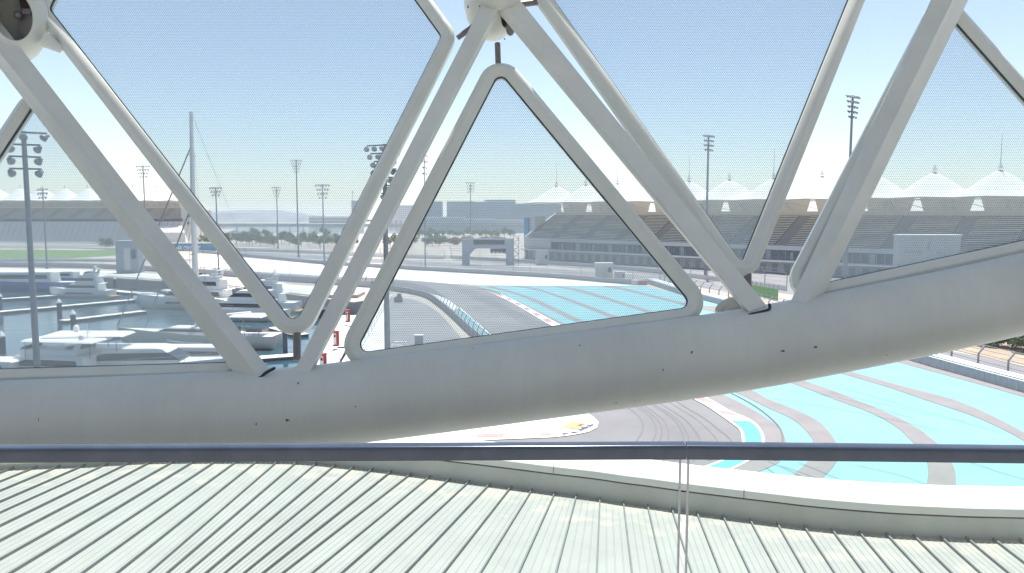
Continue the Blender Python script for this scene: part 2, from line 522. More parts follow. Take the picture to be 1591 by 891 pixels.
quay_px = [(-260, 421), (0, 426), (70, 425), (150, 430), (250, 437), (330, 443), (430, 455), (500, 464), (550, 470), (604, 462), (572, 505), (525, 585), (455, 720)]
quay = gl(quay_px, 0, 0)
quay = [Vector((-500, 245, 0))] + quay + [Vector((-25, 35, 0)), Vector((-25, -120, 0)), Vector((900, -120, 0)), Vector((900, 740, 0)), Vector((60, 740, 0)), Vector((-40, 690, 0)), Vector((-260, 700, 0)), Vector((-320, 900, 0)), Vector((-500, 1050, 0)), Vector((-1500, 1050, 0)), Vector((-1500, 245, 0))]
mb = MB()
mb.poly(quay)
n = len(quay)
low = [Vector((p.x, p.y, -5)) for p in quay]
mb.add(quay + low, [[i, (i + 1) % n, n + (i + 1) % n, n + i] for i in range(n)], 1)
mb.obj('ground', ['sand', 'quay_stone'], kind='structure', fix=True)
# far shore across the lagoon
mb = MB()
fs = [Vector((-8000, 1330, 0.6)), Vector((-420, 1330, 0.6)), Vector((-200, 1290, 0.6)), Vector((60, 1270, 0.6)), Vector((400, 1300, 0.6)), Vector((8000, 1330, 0.6)), Vector((8000, 6000, 0.6)), Vector((-8000, 6000, 0.6))]
mb.poly(fs); n = len(fs)
mb.add(fs + [Vector((p.x, p.y, -5)) for p in fs], [[i, (i + 1) % n, n + (i + 1) % n, n + i] for i in range(n)])
mb.obj('far_shore', 'sand', kind='structure', fix=True)

# roads, run-off, grass (sheets a little above each other)
sheet('promenade', [(-260, 411), (0, 417), (150, 420), (330, 432), (480, 445), (600, 451), (598, 456), (480, 458), (330, 440), (150, 427), (0, 423), (-260, 418)], 0.02, 'pale_ground')
sheet('lawn', [(-400, 388.5), (60, 388), (190, 390), (188, 397), (110, 401.5), (-400, 404)], 0.02, 'grass')
sheet('lawn_strip', [(306, 398.5), (333, 398), (335, 401.5), (312, 402)], 0.05, 'grass')
sheet('back_road', [(-400, 403.5), (110, 402.5), (190, 402), (300, 403), (420, 406), (520, 411), (520, 414), (420, 409.5), (300, 406), (0, 409), (-400, 411)], 0.03, 'service_asphalt')
sheet('stand_road', [(-400, 379), (200, 380), (460, 388), (660, 396), (700, 398), (700, 402), (520, 396), (330, 389), (190, 385), (-400, 384.5)], 0.03, 'service_asphalt')
track_px = [(330, 416), (440, 424), (560, 429), (640, 436), (700, 442), (740, 446.5), (771, 459), (856, 506), (960, 560), (1070, 616), (1098, 631), (1119, 645), (1137, 658), (1149, 668), (1153, 684), (1148, 700), (1117, 716), (1082, 728), (1000, 745), (800, 770), (560, 760), (640, 700), (905, 640), (830, 577), (760, 520), (734, 498), (713, 480), (696, 467), (677, 460), (640, 452), (600, 446), (520, 441), (430, 434), (330, 426)]
sheet('race_track', track_px, 0.04, 'asphalt')
sheet('service_road', [(608, 462), (640, 465), (664, 474), (684, 488), (722, 531), (780, 590), (600, 600), (598, 520)], 0.03, 'service_asphalt')
sheet('service_ground', [(600, 464), (598, 520), (600, 600), (470, 640), (530, 575), (575, 500)], 0.025, 'pale_ground')
sheet('white_runoff', [(300, 394), (381, 401), (500, 411.5), (600, 418), (700, 424), (855, 432.8), (960, 442.2), (983, 444), (860, 444.2), (745, 443.5), (700, 441), (640, 436), (560, 431), (496, 428.5), (392, 422), (300, 413)], 0.05, 'white_paint')

kerb_in = [(771, 459), (800, 473), (856, 506), (960, 560), (1070, 616), (1098, 631), (1119, 645), (1137, 658), (1149, 668), (1153, 684), (1148, 700), (1117, 716), (1082, 728), (1020, 745)]
kerb_out = [(779, 457), (812, 473), (869, 503.5), (975, 556), (1093, 615), (1134, 638), (1159, 648), (1177, 660), (1186, 674), (1188, 686), (1186, 702), (1164, 716), (1128, 733), (1060, 752)]
turq = [(738, 445.5), (800, 445), (900, 444.5), (975, 444.2), (1000, 444.5), (1056, 458), (1100, 469), (1139, 480), (1275, 520), (1412, 563), (1500, 589), (1591, 615), (1700, 648), (1850, 700), (1850, 900), (1000, 900), (1060, 752)] + kerb_out[::-1][1:] + [(762, 450)]
sheet('turquoise_runoff', turq, 0.06, 'turquoise')
verge_out = [(738, 446), (770, 452.5), (813, 472), (875, 502), (985, 552), (1114, 609), (1159, 631), (1195, 652), (1212, 668), (1222, 686), (1221, 702), (1211, 718), (1191, 728), (1130, 752)]
band('kerb_verge', [(735, 446.4)] + kerb_out[:-1] + [(1060, 752)], verge_out, 0.09, 'verge', 90)
b2i = [(757, 446), (806, 459), (898, 502), (1010, 552), (1137, 607), (1191, 633), (1229, 650), (1251, 668), (1263, 685), (1262, 702), (1254, 718), (1224, 743), (1170, 765)]
b2o = [(762, 445), (789, 451), (832, 465), (909, 500), (1030, 549), (1158, 602), (1191, 619), (1241, 639), (1276, 658), (1299, 687), (1303, 702), (1300, 718), (1271, 748), (1220, 775)]
b3i = [(796, 445), (830, 450), (879, 466), (950, 494), (1090, 545), (1243, 600), (1292, 619), (1352, 641), (1392, 663), (1418, 687), (1432, 703), (1440, 719), (1442, 738), (1437, 758), (1420, 785)]
b3o = [(798, 444.6), (832, 448), (889, 466), (962, 493), (1110, 545), (1274, 600), (1324, 619), (1387, 645), (1425, 665), (1454, 687), (1470, 703), (1480, 721), (1485, 738), (1484, 758), (1472, 790)]
b4i = [(864, 446), (898, 453), (955, 470), (1012, 488), (1150, 531), (1290, 575), (1374, 600), (1442, 623), (1518, 649), (1591, 685), (1660, 735), (1690, 790)]
b4o = [(862, 444.6), (905, 451), (962, 468), (1020, 486), (1160, 530), (1314, 575), (1402, 600), (1493, 625), (1591, 672), (1680, 728), (1720, 790)]
b5i = [(940, 446), (973, 452), (1066, 475), (1130, 490), (1270, 528), (1411, 567), (1499, 591), (1591, 617), (1750, 665)]
b5o = [(935, 444.6), (965, 446.8), (1066, 471), (1139, 480.5), (1275, 521), (1412, 561), (1499, 585), (1591, 611), (1760, 659)]
for a, b in ((b2i, b2o), (b3i, b3o), (b4i, b4o), (b5i, b5o)):
    band('runoff_stripe', a, b, 0.09, 'verge', 90)
# kerb: white concrete with painted red blocks and one turquoise end patch
n = 140
ki, ko = resample(gl(kerb_in, 0.12), n), resample(gl(kerb_out, 0.12), n)
mb = MB()
def near(pl, px, py):
    q = G(px, py, 0.12)
    return min(range(len(pl)), key=lambda i: (pl[i] - q).length)
i0 = near(ko, 1170, 655); i1 = n - 1
reds = [(near(ki, 1085, 624) - 2, near(ki, 1098, 631) - 1), (near(ki, 1106, 636), near(ki, 1119, 645))]
for i in range(n - 1):
    mi = 0
    for a, b in reds:
        if a <= i < b: mi = 1
    if i < near(ki, 1060, 611) and i % 9 in (0, 1, 2, 3): mi = 1
    A0, A1, B0, B1 = ki[i], ki[i + 1], ko[i], ko[i + 1]
    L = lambda p, q, t: p.lerp(q, t)
    if i >= i0:
        mb.strip([A0, A1], [L(A0, B0, .13), L(A1, B1, .13)], 0)
        mb.strip([L(A0, B0, .13), L(A1, B1, .13)], [L(A0, B0, .87), L(A1, B1, .87)], 2)
        mb.strip([L(A0, B0, .87), L(A1, B1, .87)], [B0, B1], 0)
    elif mi:
        mb.strip([A0, A1], [L(A0, B0, .14), L(A1, B1, .14)], 0)
        mb.strip([L(A0, B0, .14), L(A1, B1, .14)], [L(A0, B0, .86), L(A1, B1, .86)], 1)
        mb.strip([L(A0, B0, .86), L(A1, B1, .86)], [B0, B1], 0)
    else:
        mb.strip([A0, A1], [B0, B1], 0)
mb.obj('kerb', ['white_paint', 'red_paint', 'kerb_blue'], kind='structure')
# strip beside the left wall: white then turquoise
sa = [(640, 451), (673, 460.5), (689, 472), (706, 483), (724, 503), (746, 522), (800, 572), (870, 632)]
sb = [(640, 450), (677, 458.5), (696, 466), (713, 478.5), (734, 497), (760, 519.5), (822, 572), (895, 630)]
band('wall_strip_white', sa[:4], sb[:4], 0.08, 'white_paint', 30)
band('wall_strip_turquoise', sa[3:], [(717, 482), (736, 499), (758, 519), (818, 572), (890, 632)], 0.085, 'turquoise', 30)
band('edge_line', [(713, 478.5), (734, 497), (760, 519.5), (822, 572), (895, 630)], [(715.5, 479), (737, 497.5), (763, 519.5), (826, 571.5), (899, 630)], 0.11, 'white_paint', 30)
# inner corner, white with printing
inner = [(905, 637), (922, 648), (930, 656), (928, 664), (915, 671), (890, 676), (860, 679.5), (800, 682), (700, 686), (560, 700), (560, 640), (760, 622), (860, 628)]
sheet('inner_runoff', inner, 0.10, 'white_paint')
for q in ([(647, 682.5), (649, 677.5), (693, 676), (693, 681.5)], [(740, 679.5), (741, 674.5), (783, 673), (783, 678.5)], [(838, 677), (840, 672.5), (856, 671.5), (857, 676.5)]):
    sheet('red_block', q, 0.13, 'red_paint')
mb = MB()
mb.poly([G(*p, 0.13) for p in [(872, 664.8), (886, 656.5), (897, 655.8), (911, 658), (908, 662), (897, 667.2), (882, 665.8)]], 0)
mb.poly([G(*p, 0.13) for p in [(864, 667), (870, 664), (878, 665.5), (872, 666.6)]], 1)
mb.poly([G(*p, 0.13) for p in [(885, 656.2), (894, 651.6), (896.5, 656.2)]], 1)
for q in ([(896, 661.5), (903, 658.8), (907, 659.5), (902, 662.5)], [(912, 657.2), (925, 656.5), (925.5, 657.3), (912, 658)],
          [(911, 660.8), (921, 659), (923.5, 660), (917.5, 663.4)], [(903, 664.5), (912, 662.3), (916, 663.8), (909, 667)], [(897, 668), (904, 665.4), (908, 667.2), (903, 669.6)]):
    mb.poly([G(*p, 0.135) for p in q], 2)
for q in ([(873, 673), (879, 672.4), (885, 674.2), (875, 675.5)], [(886, 671.6), (893, 670.4), (898, 672), (890, 673.3)], [(912, 652.8), (917, 652.5), (917, 653.3), (912, 653.5)], [(919, 652.3), (923, 652), (923.5, 653), (919, 653.3)]):
    mb.poly([G(*p, 0.135) for p in q], 2)
mb.obj('runoff_print', ['orange_paint', 'grey_print', 'dark_print'], kind='structure')
# white lettering painted near the service gate, too worn to read
# tyre marks
mb = MB()
def mark(pxs, w, z, mi):
    c = walk(gl(pxs, z, 5), 1.2)
    a, b = [], []
    for i, p in enumerate(c):
        d = (c[min(i + 1, len(c) - 1)] - c[max(i - 1, 0)]).normalized()
        s_ = Vector((-d.y, d.x, 0)) * w / 2
        a.append(p + s_); b.append(p - s_)
    mb.strip(a, b, mi)
for k in range(9):
    o = k * 19 + rnd.uniform(-9, 9)
    mark([(845 + o * 0.75, 560 - o * .05), (940 + o * 0.62, 612 + o * .02), (985 + o * .66, 640 + o * 0.05), (1000 + o * .72, 662 + o * 0.03), (985 + o * .95, 690), (940 + o * 1.0, 716)], rnd.uniform(0.07, 0.16), 0.055 + k * .0006, 0)
for k in range(5):
    o = k * 9
    mark([(700 + o, 447 + k), (770 + o, 478 + k * 2), (850 + o, 524), (960 + o * .9, 590)], 0.28, 0.058 + k * .0006, 0)
for q in ([(1115, 600), (1170, 629), (1208, 660), (1216, 686), (1205, 716)], ):
    mark(q, 0.16, 0.115, 0)
for q in ([(1195, 618), (1330, 640), (1460, 668)], [(1225, 606), (1300, 617), (1420, 650)], [(1290, 610), (1430, 640), (1560, 672)], [(1193, 716), (1240, 737), (1262, 752)], [(1240, 718), (1300, 742), (1345, 760)], [(1330, 722), (1400, 738), (1450, 756)],
          [(1310, 602), (1400, 628), (1500, 655)], [(1500, 715), (1560, 735), (1620, 752)], [(1211, 722), (1290, 750), (1330, 765)], [(1190, 726), (1215, 742), (1230, 752)], [(1150, 652), (1176, 674), (1188, 700)], [(1138, 650), (1160, 672), (1172, 690)]):
    mark(q, 0.06, 0.13, 1)
mb.obj('tyre_marks', ['tyre', 'tyre_thin'], kind='stuff')

# ================================================================= HOTEL TERRACE WE STAND ON
mb = MB(); mb.box((0, -1.6, 16.2), (40, 7.3, 0.4))
mb.obj('terrace_floor', 'deck_tile', kind='structure')
EDGE_Y = 8.85  # front edge of the added slab, set to keep the tube in shade
back = thing('hotel_front', 'hotel window front behind the terrace', 'building', (0, -5.4, 16.4))
mb = MB(); mb.box((0, 0, 4), (60, .3, 8)); mb.box((0, -.2, -6), (60, .3, 12)); mb.obj('wall', 'hotel_wall', back)
can = thing('shade_slab', 'unseen white overhead slab added to shade the tube and struts', 'canopy', (0, EDGE_Y - 1.95, 23.35))
mb = MB(); mb.box((0, 0, .2), (60, 3.9, 0.4)); mb.obj('slab', 'shade_slab_white', can)
for x in (-24, -12, 12, 24):  # supports for the added shade slab, also out of view
    mb = MB(); mb.box((x, -1.7, -3.5), (.5, .3, 7)); mb.obj('hanger', 'shade_slab_white', can)

# ---- balustrade
bal = thing('glass_balustrade', 'clear glass balustrade with a dark metal handrail across the foreground', 'balustrade', (0, 1.9, 16.4))
def place(o, root):
    o.parent = root
    o.matrix_parent_inverse = Matrix.Translation(root.location).inverted()
    return o
def rounded_rail(p, q, w, h, r):
    p, q = Vector(p), Vector(q)
    d = (q - p).normalized(); u = Vector((-d.y, d.x, 0)); z = Vector((0, 0, 1))
    prof = []
    for cx, cz, a0 in ((w / 2 - r, h / 2 - r, 0), (-w / 2 + r, h / 2 - r, 90), (-w / 2 + r, -h / 2 + r, 180), (w / 2 - r, -h / 2 + r, 270)):
        for k in range(5):
            a = R(a0 + k * 22.5)
            prof.append((cx + r * math.cos(a), cz + r * math.sin(a)))
    mb = MB()
    L = (q - p).length
    st = [0, 0.001] + [L * k / 12 for k in range(1, 12)] + [L - 0.001, L]
    vs = []
    for s_ in st:
        for a, b in prof: vs.append(p + d * s_ + u * a + z * b)
    m_ = len(prof)
    fs = [[i * m_ + k, i * m_ + (k + 1) % m_, (i + 1) * m_ + (k + 1) % m_, (i + 1) * m_ + k] for i in range(len(st) - 1) for k in range(m_)]
    mb.add(vs, fs, 0, True)
    mb.add(vs[:m_], [list(range(m_))[::-1]]); mb.add(vs[-m_:], [list(range(m_))])
    return mb
jx = A(1064.5, 700, 1.9)
zr = jx.z
RH, RW = 0.038, 0.042
Lp = A(-40, 704.3, 1.872); Rp = A(1640, 704.6, 1.868)
lp = Vector((Lp.x - 2.6, Lp.y - 0.04, zr)); rp_ = Vector((Rp.x + 2.6, Rp.y - 0.10, zr)); jj = Vector((jx.x, 1.9, zr))
d = (jj - lp).normalized()
place(rounded_rail(lp, jj - d * 0.0012, RW, RH, 0.007).obj('handrail', 'rail_metal', fix=True), bal)
d2 = (rp_ - jj).normalized()
place(rounded_rail(jj + d2 * 0.0012, rp_, RW, RH, 0.007).obj('handrail', 'rail_metal', fix=True), bal)
gx0 = A(1056, 760, 1.9).x; gx1 = A(1068.5, 760, 1.9).x
for a, b in (((lp.x), gx0), (gx1, rp_.x)):
    def yy(x): return lp.y + (jj.y - lp.y) * (x - lp.x) / (jj.x - lp.x) if x < jj.x else jj.y + (rp_.y - jj.y) * (x - jj.x) / (rp_.x - jj.x)
    p, q = Vector((a, yy(a), 0)), Vector((b, yy(b), 0))
    mb = MB()
    z0, z1, t = 16.42, zr - 0.012, 0.006
    mb.hexa([(p.x, p.y - t, z0), (q.x, q.y - t, z0), (q.x, q.y + t, z0), (p.x, p.y + t, z0)], [(p.x, p.y - t, z1), (q.x, q.y - t, z1), (q.x, q.y + t, z1), (p.x, p.y + t, z1)])
    pane = place(mb.obj('glass_pane', 'rail_glass'), bal)
    e = b if b < jj.x else a
    mb = MB(); mb.box((e, yy(e), (z0 + z1) / 2), (0.003, 0.0135, z1 - z0 - 0.004))
    ed = mb.obj('pane_edge', 'glass_edge'); ed.parent = pane

# ---- standing seam roof below
ZR = 13.5
tops = [(-57, 735), (-21, 733), (15, 731.5), (51.5, 730), (88, 728.5), (127, 727), (163, 725), (198.6, 723), (232.5, 721.5), (268, 721), (300, 720.6), (334, 720.3), (367, 720.2), (398, 720.4), (430, 721), (460, 722), (490, 724), (519, 727), (547.6, 730), (577, 733.5), (606, 737), (636, 741), (666, 745), (697, 749), (727.6, 753), (759.5, 757), (793, 761.5), (826, 766), (862, 771), (896, 775), (933, 780), (970, 786), (1008, 791), (1046, 797), (1085, 802.5), (1126, 808), (1168, 813.5), (1210.5, 819), (1253, 824.5), (1296, 829), (1339, 833), (1382, 836.5), (1425, 839), (1467, 841), (1508, 843), (1550, 844), (1591, 845), (1634, 846), (1677, 847)]
# screen slope of each seam turned into a second sighting on the same level
seam2 = [(-97, 750), (-60, 748), (-24, 746), (0, 750), (0, 765), (0, 783), (0, 800), (0, 819), (0, 840), (0, 862), (0, 888), (43, 891), (89, 891), (137, 891), (185, 891), (232.5, 891), (280, 891), (329, 891), (407.5, 823), (448, 823), (489, 823), (531, 823), (571, 823), (612, 823), (653, 823), (694, 823), (734, 823), (775, 823), (846, 823), (889, 823), (933, 823), (973, 823), (1019, 823), (1061, 823), (1114, 891), (1160, 891), (1205.5, 891), (1251, 891), (1297, 891), (1343, 891), (1387, 891), (1434, 891), (1478, 891), (1522, 891), (1566, 891), (1611, 891), (1656, 891), (1702, 891), (1748, 891)]
# indices 14..17 (x 430..519) re-sighted below the rail
for i, b in zip(range(14, 18), [(232.5, 891), (280, 891), (329, 891), (377, 891)]):
    seam2[i] = b
for i, b in zip(range(11, 14), [(89, 891), (137, 891), (185, 891)]):
    seam2[i] = b
seam2[10] = (43, 891)
for k in range(1, 13):                # the roof goes on beyond both sides of the picture
    tops.append((1677 + 43 * k, 847 + .3 * k)); seam2.append((1748 + 46.5 * k, 891))
    tops.insert(0, (-57 - 36 * k, 735 + 2 * k)); seam2.insert(0, (-97 - 39 * k, 750 + 2.4 * k))
T = [G(x, y, ZR) for x, y in tops]
dirs = []
for (a, b), t_ in zip(zip(tops, seam2), T):
    q = G(b[0], b[1], ZR)
    dirs.append((q - t_).normalized())
ang = [math.atan2(d_.y, d_.x) for d_ in dirs]
sm = []
for i in range(len(ang)):
    w = ang[max(0, i - 3):i + 4]
    sm.append(sum(w) / len(w))
dirs = [Vector((math.cos(a), math.sin(a), 0)) for a in sm]
roof = thing('metal_roof', 'pale ribbed standing seam metal roof fanning out below the handrail', 'roof', (0, 10, ZR))
LEN = 8.5
def roof_sheet(i):
    p, q, dp, dq = T[i], T[i + 1], dirs[i], dirs[i + 1]
    w = (q - p).length
    prof = [(0.0, 0.0)]
    for k in (1, 2, 3):
        u = k / 4
        e = 0.010 / w
        prof += [(u - e, 0.0), (u - e * .45, 0.007), (u + e * .45, 0.007), (u + e, 0.0)]
    e = 0.011 / w
    prof += [(1 - 2 * e, 0.0), (1 - 1.9 * e, 0.038), (1 - 0.15 * e, 0.042), (1 - 0.05 * e, 0.0)]
    vs, fs, uvs = [], [], []
    rows = 7
    dz = rnd.uniform(-0.0025, 0.0025)
    for r in range(rows):
        t = r / (rows - 1)
        a, b = p + dp * (LEN * t - 0.10), q + dq * (LEN * t - 0.10)
        wob = 0.0025 * math.sin(r * 2.1 + i)
        for u, h in prof:
            v = a.lerp(b, u)
            vs.append((v.x, v.y, ZR + h + dz + (wob if 0.1 < u < 0.9 else 0)))
            uvs.append((u, t))
    m_ = len(prof)
    for r in range(rows - 1):
        for k in range(m_ - 1):
            fs.append([r * m_ + k, r * m_ + k + 1, (r + 1) * m_ + k + 1, (r + 1) * m_ + k][::-1])
    fs.append([k for k in range(m_ - 4, m_)])
    mb = MB(); mb.add(vs, fs)
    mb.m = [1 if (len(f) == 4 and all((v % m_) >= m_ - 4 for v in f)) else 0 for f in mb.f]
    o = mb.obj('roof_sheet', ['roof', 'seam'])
    ul = o.data.uv_layers.new(name='UVMap')
    for lp_ in o.data.loops: ul.data[lp_.index].uv = uvs[lp_.vertex_index]
    # make upward normals
    bm = bmesh.new(); bm.from_mesh(o.data)
    for f in bm.faces:
        if f.normal.z < -0.1: f.normal_flip()
    bm.to_mesh(o.data); bm.free()
    return place(o, roof)
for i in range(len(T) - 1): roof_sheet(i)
mb = MB()
pl = [t_ + d_ * -0.12 for t_, d_ in zip(T, dirs)]
mb.strip([p + Vector((0, 0, -.03)) for p in pl], [p + d_ * (LEN + 0.3) + Vector((0, 0, -.03)) for p, d_ in zip(pl, dirs)])
place(mb.obj('underlay', 'dark_gap'), roof)

# ---- parapet with coping
par = thing('parapet', 'curved pale parapet wall with a bright white coping beyond the metal roof', 'parapet', (0, 11, ZR))
edge = resample(crom([(p.x, p.y, 0) for p in pl], 2), 180)
nrm = []
for i, p in enumerate(edge):
    d = (edge[min(i + 1, 179)] - edge[max(i - 1, 0)]).normalized()
    nn = Vector((-d.y, d.x, 0))
    if nn.y < 0: nn = -nn
    nrm.append(nn)
def offset(k, z): return [Vector((p.x, p.y, 0)) + nn * k + Vector((0, 0, z)) for p, nn in zip(edge, nrm)]
def shell_strip(rows, lo=0, hi=180):
    mb = MB()
    rows = [r[lo:hi] for r in rows]
    m_ = len(rows[0]); k_ = len(rows)
    vs = [v for r in rows for v in r]
    fs = [[a * m_ + i, a * m_ + i + 1, ((a + 1) % k_) * m_ + i + 1, ((a + 1) % k_) * m_ + i] for a in range(k_) for i in range(m_ - 1)]
    fs += [[a * m_ for a in range(k_)], [a * m_ + m_ - 1 for a in range(k_)][::-1]]
    mb.add(vs, fs)
    return mb
W0 = ZR - 0.05
place(shell_strip([offset(0.01, W0), offset(0.01, ZR + 0.295), offset(0.50, ZR + 0.295), offset(0.50, W0 - 4)]).obj('wall', 'parapet', fix=True), par)
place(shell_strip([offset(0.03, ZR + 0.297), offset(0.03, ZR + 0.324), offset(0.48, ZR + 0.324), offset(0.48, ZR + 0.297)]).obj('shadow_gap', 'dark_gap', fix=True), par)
joints = []
for jxp, jyp in ((862, 727), (1160, 772)):
    q = G(jxp, jyp, ZR + 0.45)
    joints.append(min(range(180), key=lambda i: (offset(0.3, ZR + .45)[i] - q).length))
dj = joints[1] - joints[0]
cuts = [0, 180] + [joints[0] + dj * k for k in range(-12, 14)]
cuts = sorted(set(min(max(c, 0), 180) for c in cuts))
CW = 0.83
for a, b in zip(cuts, cuts[1:]):
    ins = [(-0.005, .325), (-0.005, .435), (0.01, .45), (CW - .02, .475), (CW, .46), (CW, .325)]
    o = shell_strip([offset(k, ZR + z) for k, z in ins], a, min(b + 1, 180)).obj('coping_panel', 'coping', fix=True)
    # leave a thin open joint between panels
    me = o.data
    place(o, par)
for jx_ in joints:
    p = offset(0, 0)[jx_]; nn = nrm[jx_]
    d = Vector((nn.y, -nn.x, 0))
    mb = MB()
    for k0, z0, k1, z1 in ((-0.008, .324, -0.008, .445), (0.0, .453, CW, .4775)):
        a = p + nn * k0 + Vector((0, 0, ZR + z0)); b = p + nn * k1 + Vector((0, 0, ZR + z1))
        mb.bar(a, b, 0.012, 0.012)
    place(mb.obj('joint_seal', 'grey_print'), par)

# ================================================================= GRID SHELL
LEAN = 0.34
def SP(px, py, off=0.0):               # point on the leaning shell surface (offset along Y)
    d = ray(px, py)
    # Y - LEAN*(z-16.8) = 6.75 + off
    t = (6.75 + off - LEAN * 16.8 + LEAN * CAM.z) / (d.y - LEAN * d.z)
    return CAM + d * t
shell = thing('grid_shell', 'white steel lattice of a thick curved tube and four slanting box struts', 'steel lattice', (0, 6.6, 16))
axis_px = [(-420, 668), (-150, 661), (0, 656), (215, 648), (430, 637), (540, 626), (800, 593), (1130, 547.5), (1400, 497), (1591, 456), (1800, 405), (2050, 335)]
ax = resample(crom([SP(x, y, -0.06) for x, y in axis_px], 8), 90)
mb = MB(); mb.tube(ax, 0.357, 56)
tube = place(mb.obj('edge_tube', 'tube'), shell)
def strut(Lp, Mp, Rp, a, b, off=-0.30, ext=(0, 0)):
    ends = []
    for e in (0, 1):
        P3 = []
        for (pp, o_) in ((Lp, off + a), (Mp, off), (Rp, off + b)):
            p, q = SP(*pp[0], o_), SP(*pp[1], o_)
            dd = (q - p)
            P3.append((p - dd * ext[0]) if e == 0 else (q + dd * ext[1]))
        l, m_, r = P3
        ends.append([l, m_, r, l + r - m_])
    mb = MB(); mb.hexa(ends[0], ends[1])
    return place(mb.obj('strut', 'white_steel', fix=True, bevel=0.006), shell)
strut(((-8, 97), (369, 587)), ((-7, 74), (402, 585)), ((35, 78), (417, 571)), .13, .13, ext=(.25, .02))
strut(((747, 10), (455, 580)), ((770, 20), (482, 577)), ((777, 20), (489, 573)), .035, .13, ext=(.06, .02))
strut(((774, 20), (1153, 479)), ((789, 19), (1164, 485)), ((823, 19), (1192, 476)), .13, .065, ext=(.06, 0))
strut(((1446, 0), (1232, 460)), ((1480, 0), (1250, 474)), ((1505, 0), (1278, 462)), .13, .17, ext=(.25, .05))
# rubber gaskets at two strut feet
for pts in ([(374, 589.5), (402, 588), (412, 580), (428, 571.5)], [(1162, 489.5), (1190, 483), (1196, 478.5), (1195, 472)]):
    mb = MB(); mb.tube(crom([SP(x, y, -0.31) for x, y in pts], 4), [0.006] + [0.013] * (3 * 4 - 1) + [0.008], 8)
    place(mb.obj('rubber_gasket', 'gasket'), shell)
# paint chips and old fixing holes on the tube
def on_tube(px, py, lift=0.0):
    d = ray(px, py).normalized()
    best = None
    for i in range(len(ax) - 1):
        a, b = ax[i], ax[i + 1]
        u = (b - a).normalized()
        w = CAM - a
        dd = d - u * d.dot(u); ww = w - u * w.dot(u)
        A2, B2, C2 = dd.dot(dd), 2 * dd.dot(ww), ww.dot(ww) - (0.357 + lift) ** 2
        D2 = B2 * B2 - 4 * A2 * C2
        if D2 < 0: continue
        t = (-B2 - math.sqrt(D2)) / (2 * A2)
        h = CAM + d * t
        s_ = (h - a).dot(u)
        if -0.02 <= s_ <= (b - a).length + 0.02: best = h
    return best
for (x, y, w, h) in ((398, 659, 8, 6), (447, 653, 12, 7), (1216, 546, 9, 6), (1267, 540, 9, 9), (463, 596, 6, 7), (1030, 575, 5, 9), (553, 632, 6, 3), (60, 652, 3, 9), (1075, 548, 5, 8)):
    mb = MB()
    c = on_tube(x, y, 0.001)
    pts = []
    for k in range(9):
        a = 2 * math.pi * k / 9
        rr = rnd.uniform(.12, .42)
        q = on_tube(x + w * rr * math.cos(a), y + h * rr * math.sin(a), 0.0012)
        pts.append(q)
    mb.add([c] + pts, [[0, 1 + k, 1 + (k + 1) % 9] for k in range(9)])
    place(mb.obj('paint_chip', 'chip'), shell)

def bulb(name, px, py, off, r, sc, m, hole=None, parent=shell, hr=0.8):
    c = SP(px, py, off)
    bm = bmesh.new()
    bmesh.ops.create_uvsphere(bm, u_segments=120, v_segments=80, radius=1)
    if hole:
        hd = Vector(hole).normalized()
        bmesh.ops.delete(bm, geom=[f for f in bm.faces if f.calc_center_median().normalized().dot(hd) > hr], context='FACES')
    if hole:
        ca = math.acos(hr)
        for v in bm.verts:
            if v.is_boundary:
                d = v.co.normalized(); e = (d - hd * d.dot(hd)).normalized()
                v.co = hd * math.cos(ca) + e * math.sin(ca)
    for v in bm.verts: v.co = Vector((v.co.x * r * sc[0], v.co.y * r * sc[1], v.co.z * r * sc[2])) + c
    for f in bm.faces: f.smooth = True
    me = bpy.data.meshes.new(name); bm.to_mesh(me); bm.free()
    me.materials.append(M[m])
    o = bpy.data.objects.new(name, me); COL.objects.link(o)
    if hole:
        so = o.modifiers.new('thickness', 'SOLIDIFY'); so.thickness = 0.012
    place(o, parent)
    return o, c
nc, c1 = bulb('node_cover', 764, 2, 0.0, 0.3, (0.92, 0.95, 1.28), 'white_steel', hole=(.62, -.55, -.42), hr=.93)
hb, c2 = bulb('node_hub', 775, -27, -0.36, 0.255, (1, .8, 1), 'white_steel')
nl, c3 = bulb('node_cover', 20, 27, -0.12, 0.36, (0.86, 0.8, 1.2), 'white_steel', hole=(.5, -.83, -.1), hr=.85)
mb = MB()
mb.cyl(SP(38, -5, -.05), SP(52, 60, -.05), 0.055, 0.055, 12)
mb.box(tuple(SP(48, 40, -0.1)), (0.2, 0.05, 0.24)); mb.box(tuple(SP(46, 20, -0.16)), (0.08, 0.1, 0.05))
mb.sphere(tuple(SP(28, 24, -.2)), 0.04, 10)
place(mb.obj('pivot', 'rod', fix=True), shell)
mb = MB(); mb.sphere(tuple(SP(793, 45, -0.1)), 0.055, 14, sc=(.8, .9, 1.25)); place(mb.obj('pivot', 'rod'), shell)
mb = MB(); mb.cyl(SP(70, 62, -.1), SP(96, 78, -.02), 0.075, 0.035, 16); place(mb.obj('bracket_arm', 'white_steel'), shell)
for x, y in ((727, 12), (727, 10), (745, 10), (784, 61), (775, 69)):
    mb = MB(); mb.sphere(tuple(SP(x, y, -0.27)), 0.008, 8); place(mb.obj('bolt', 'chip'), shell)

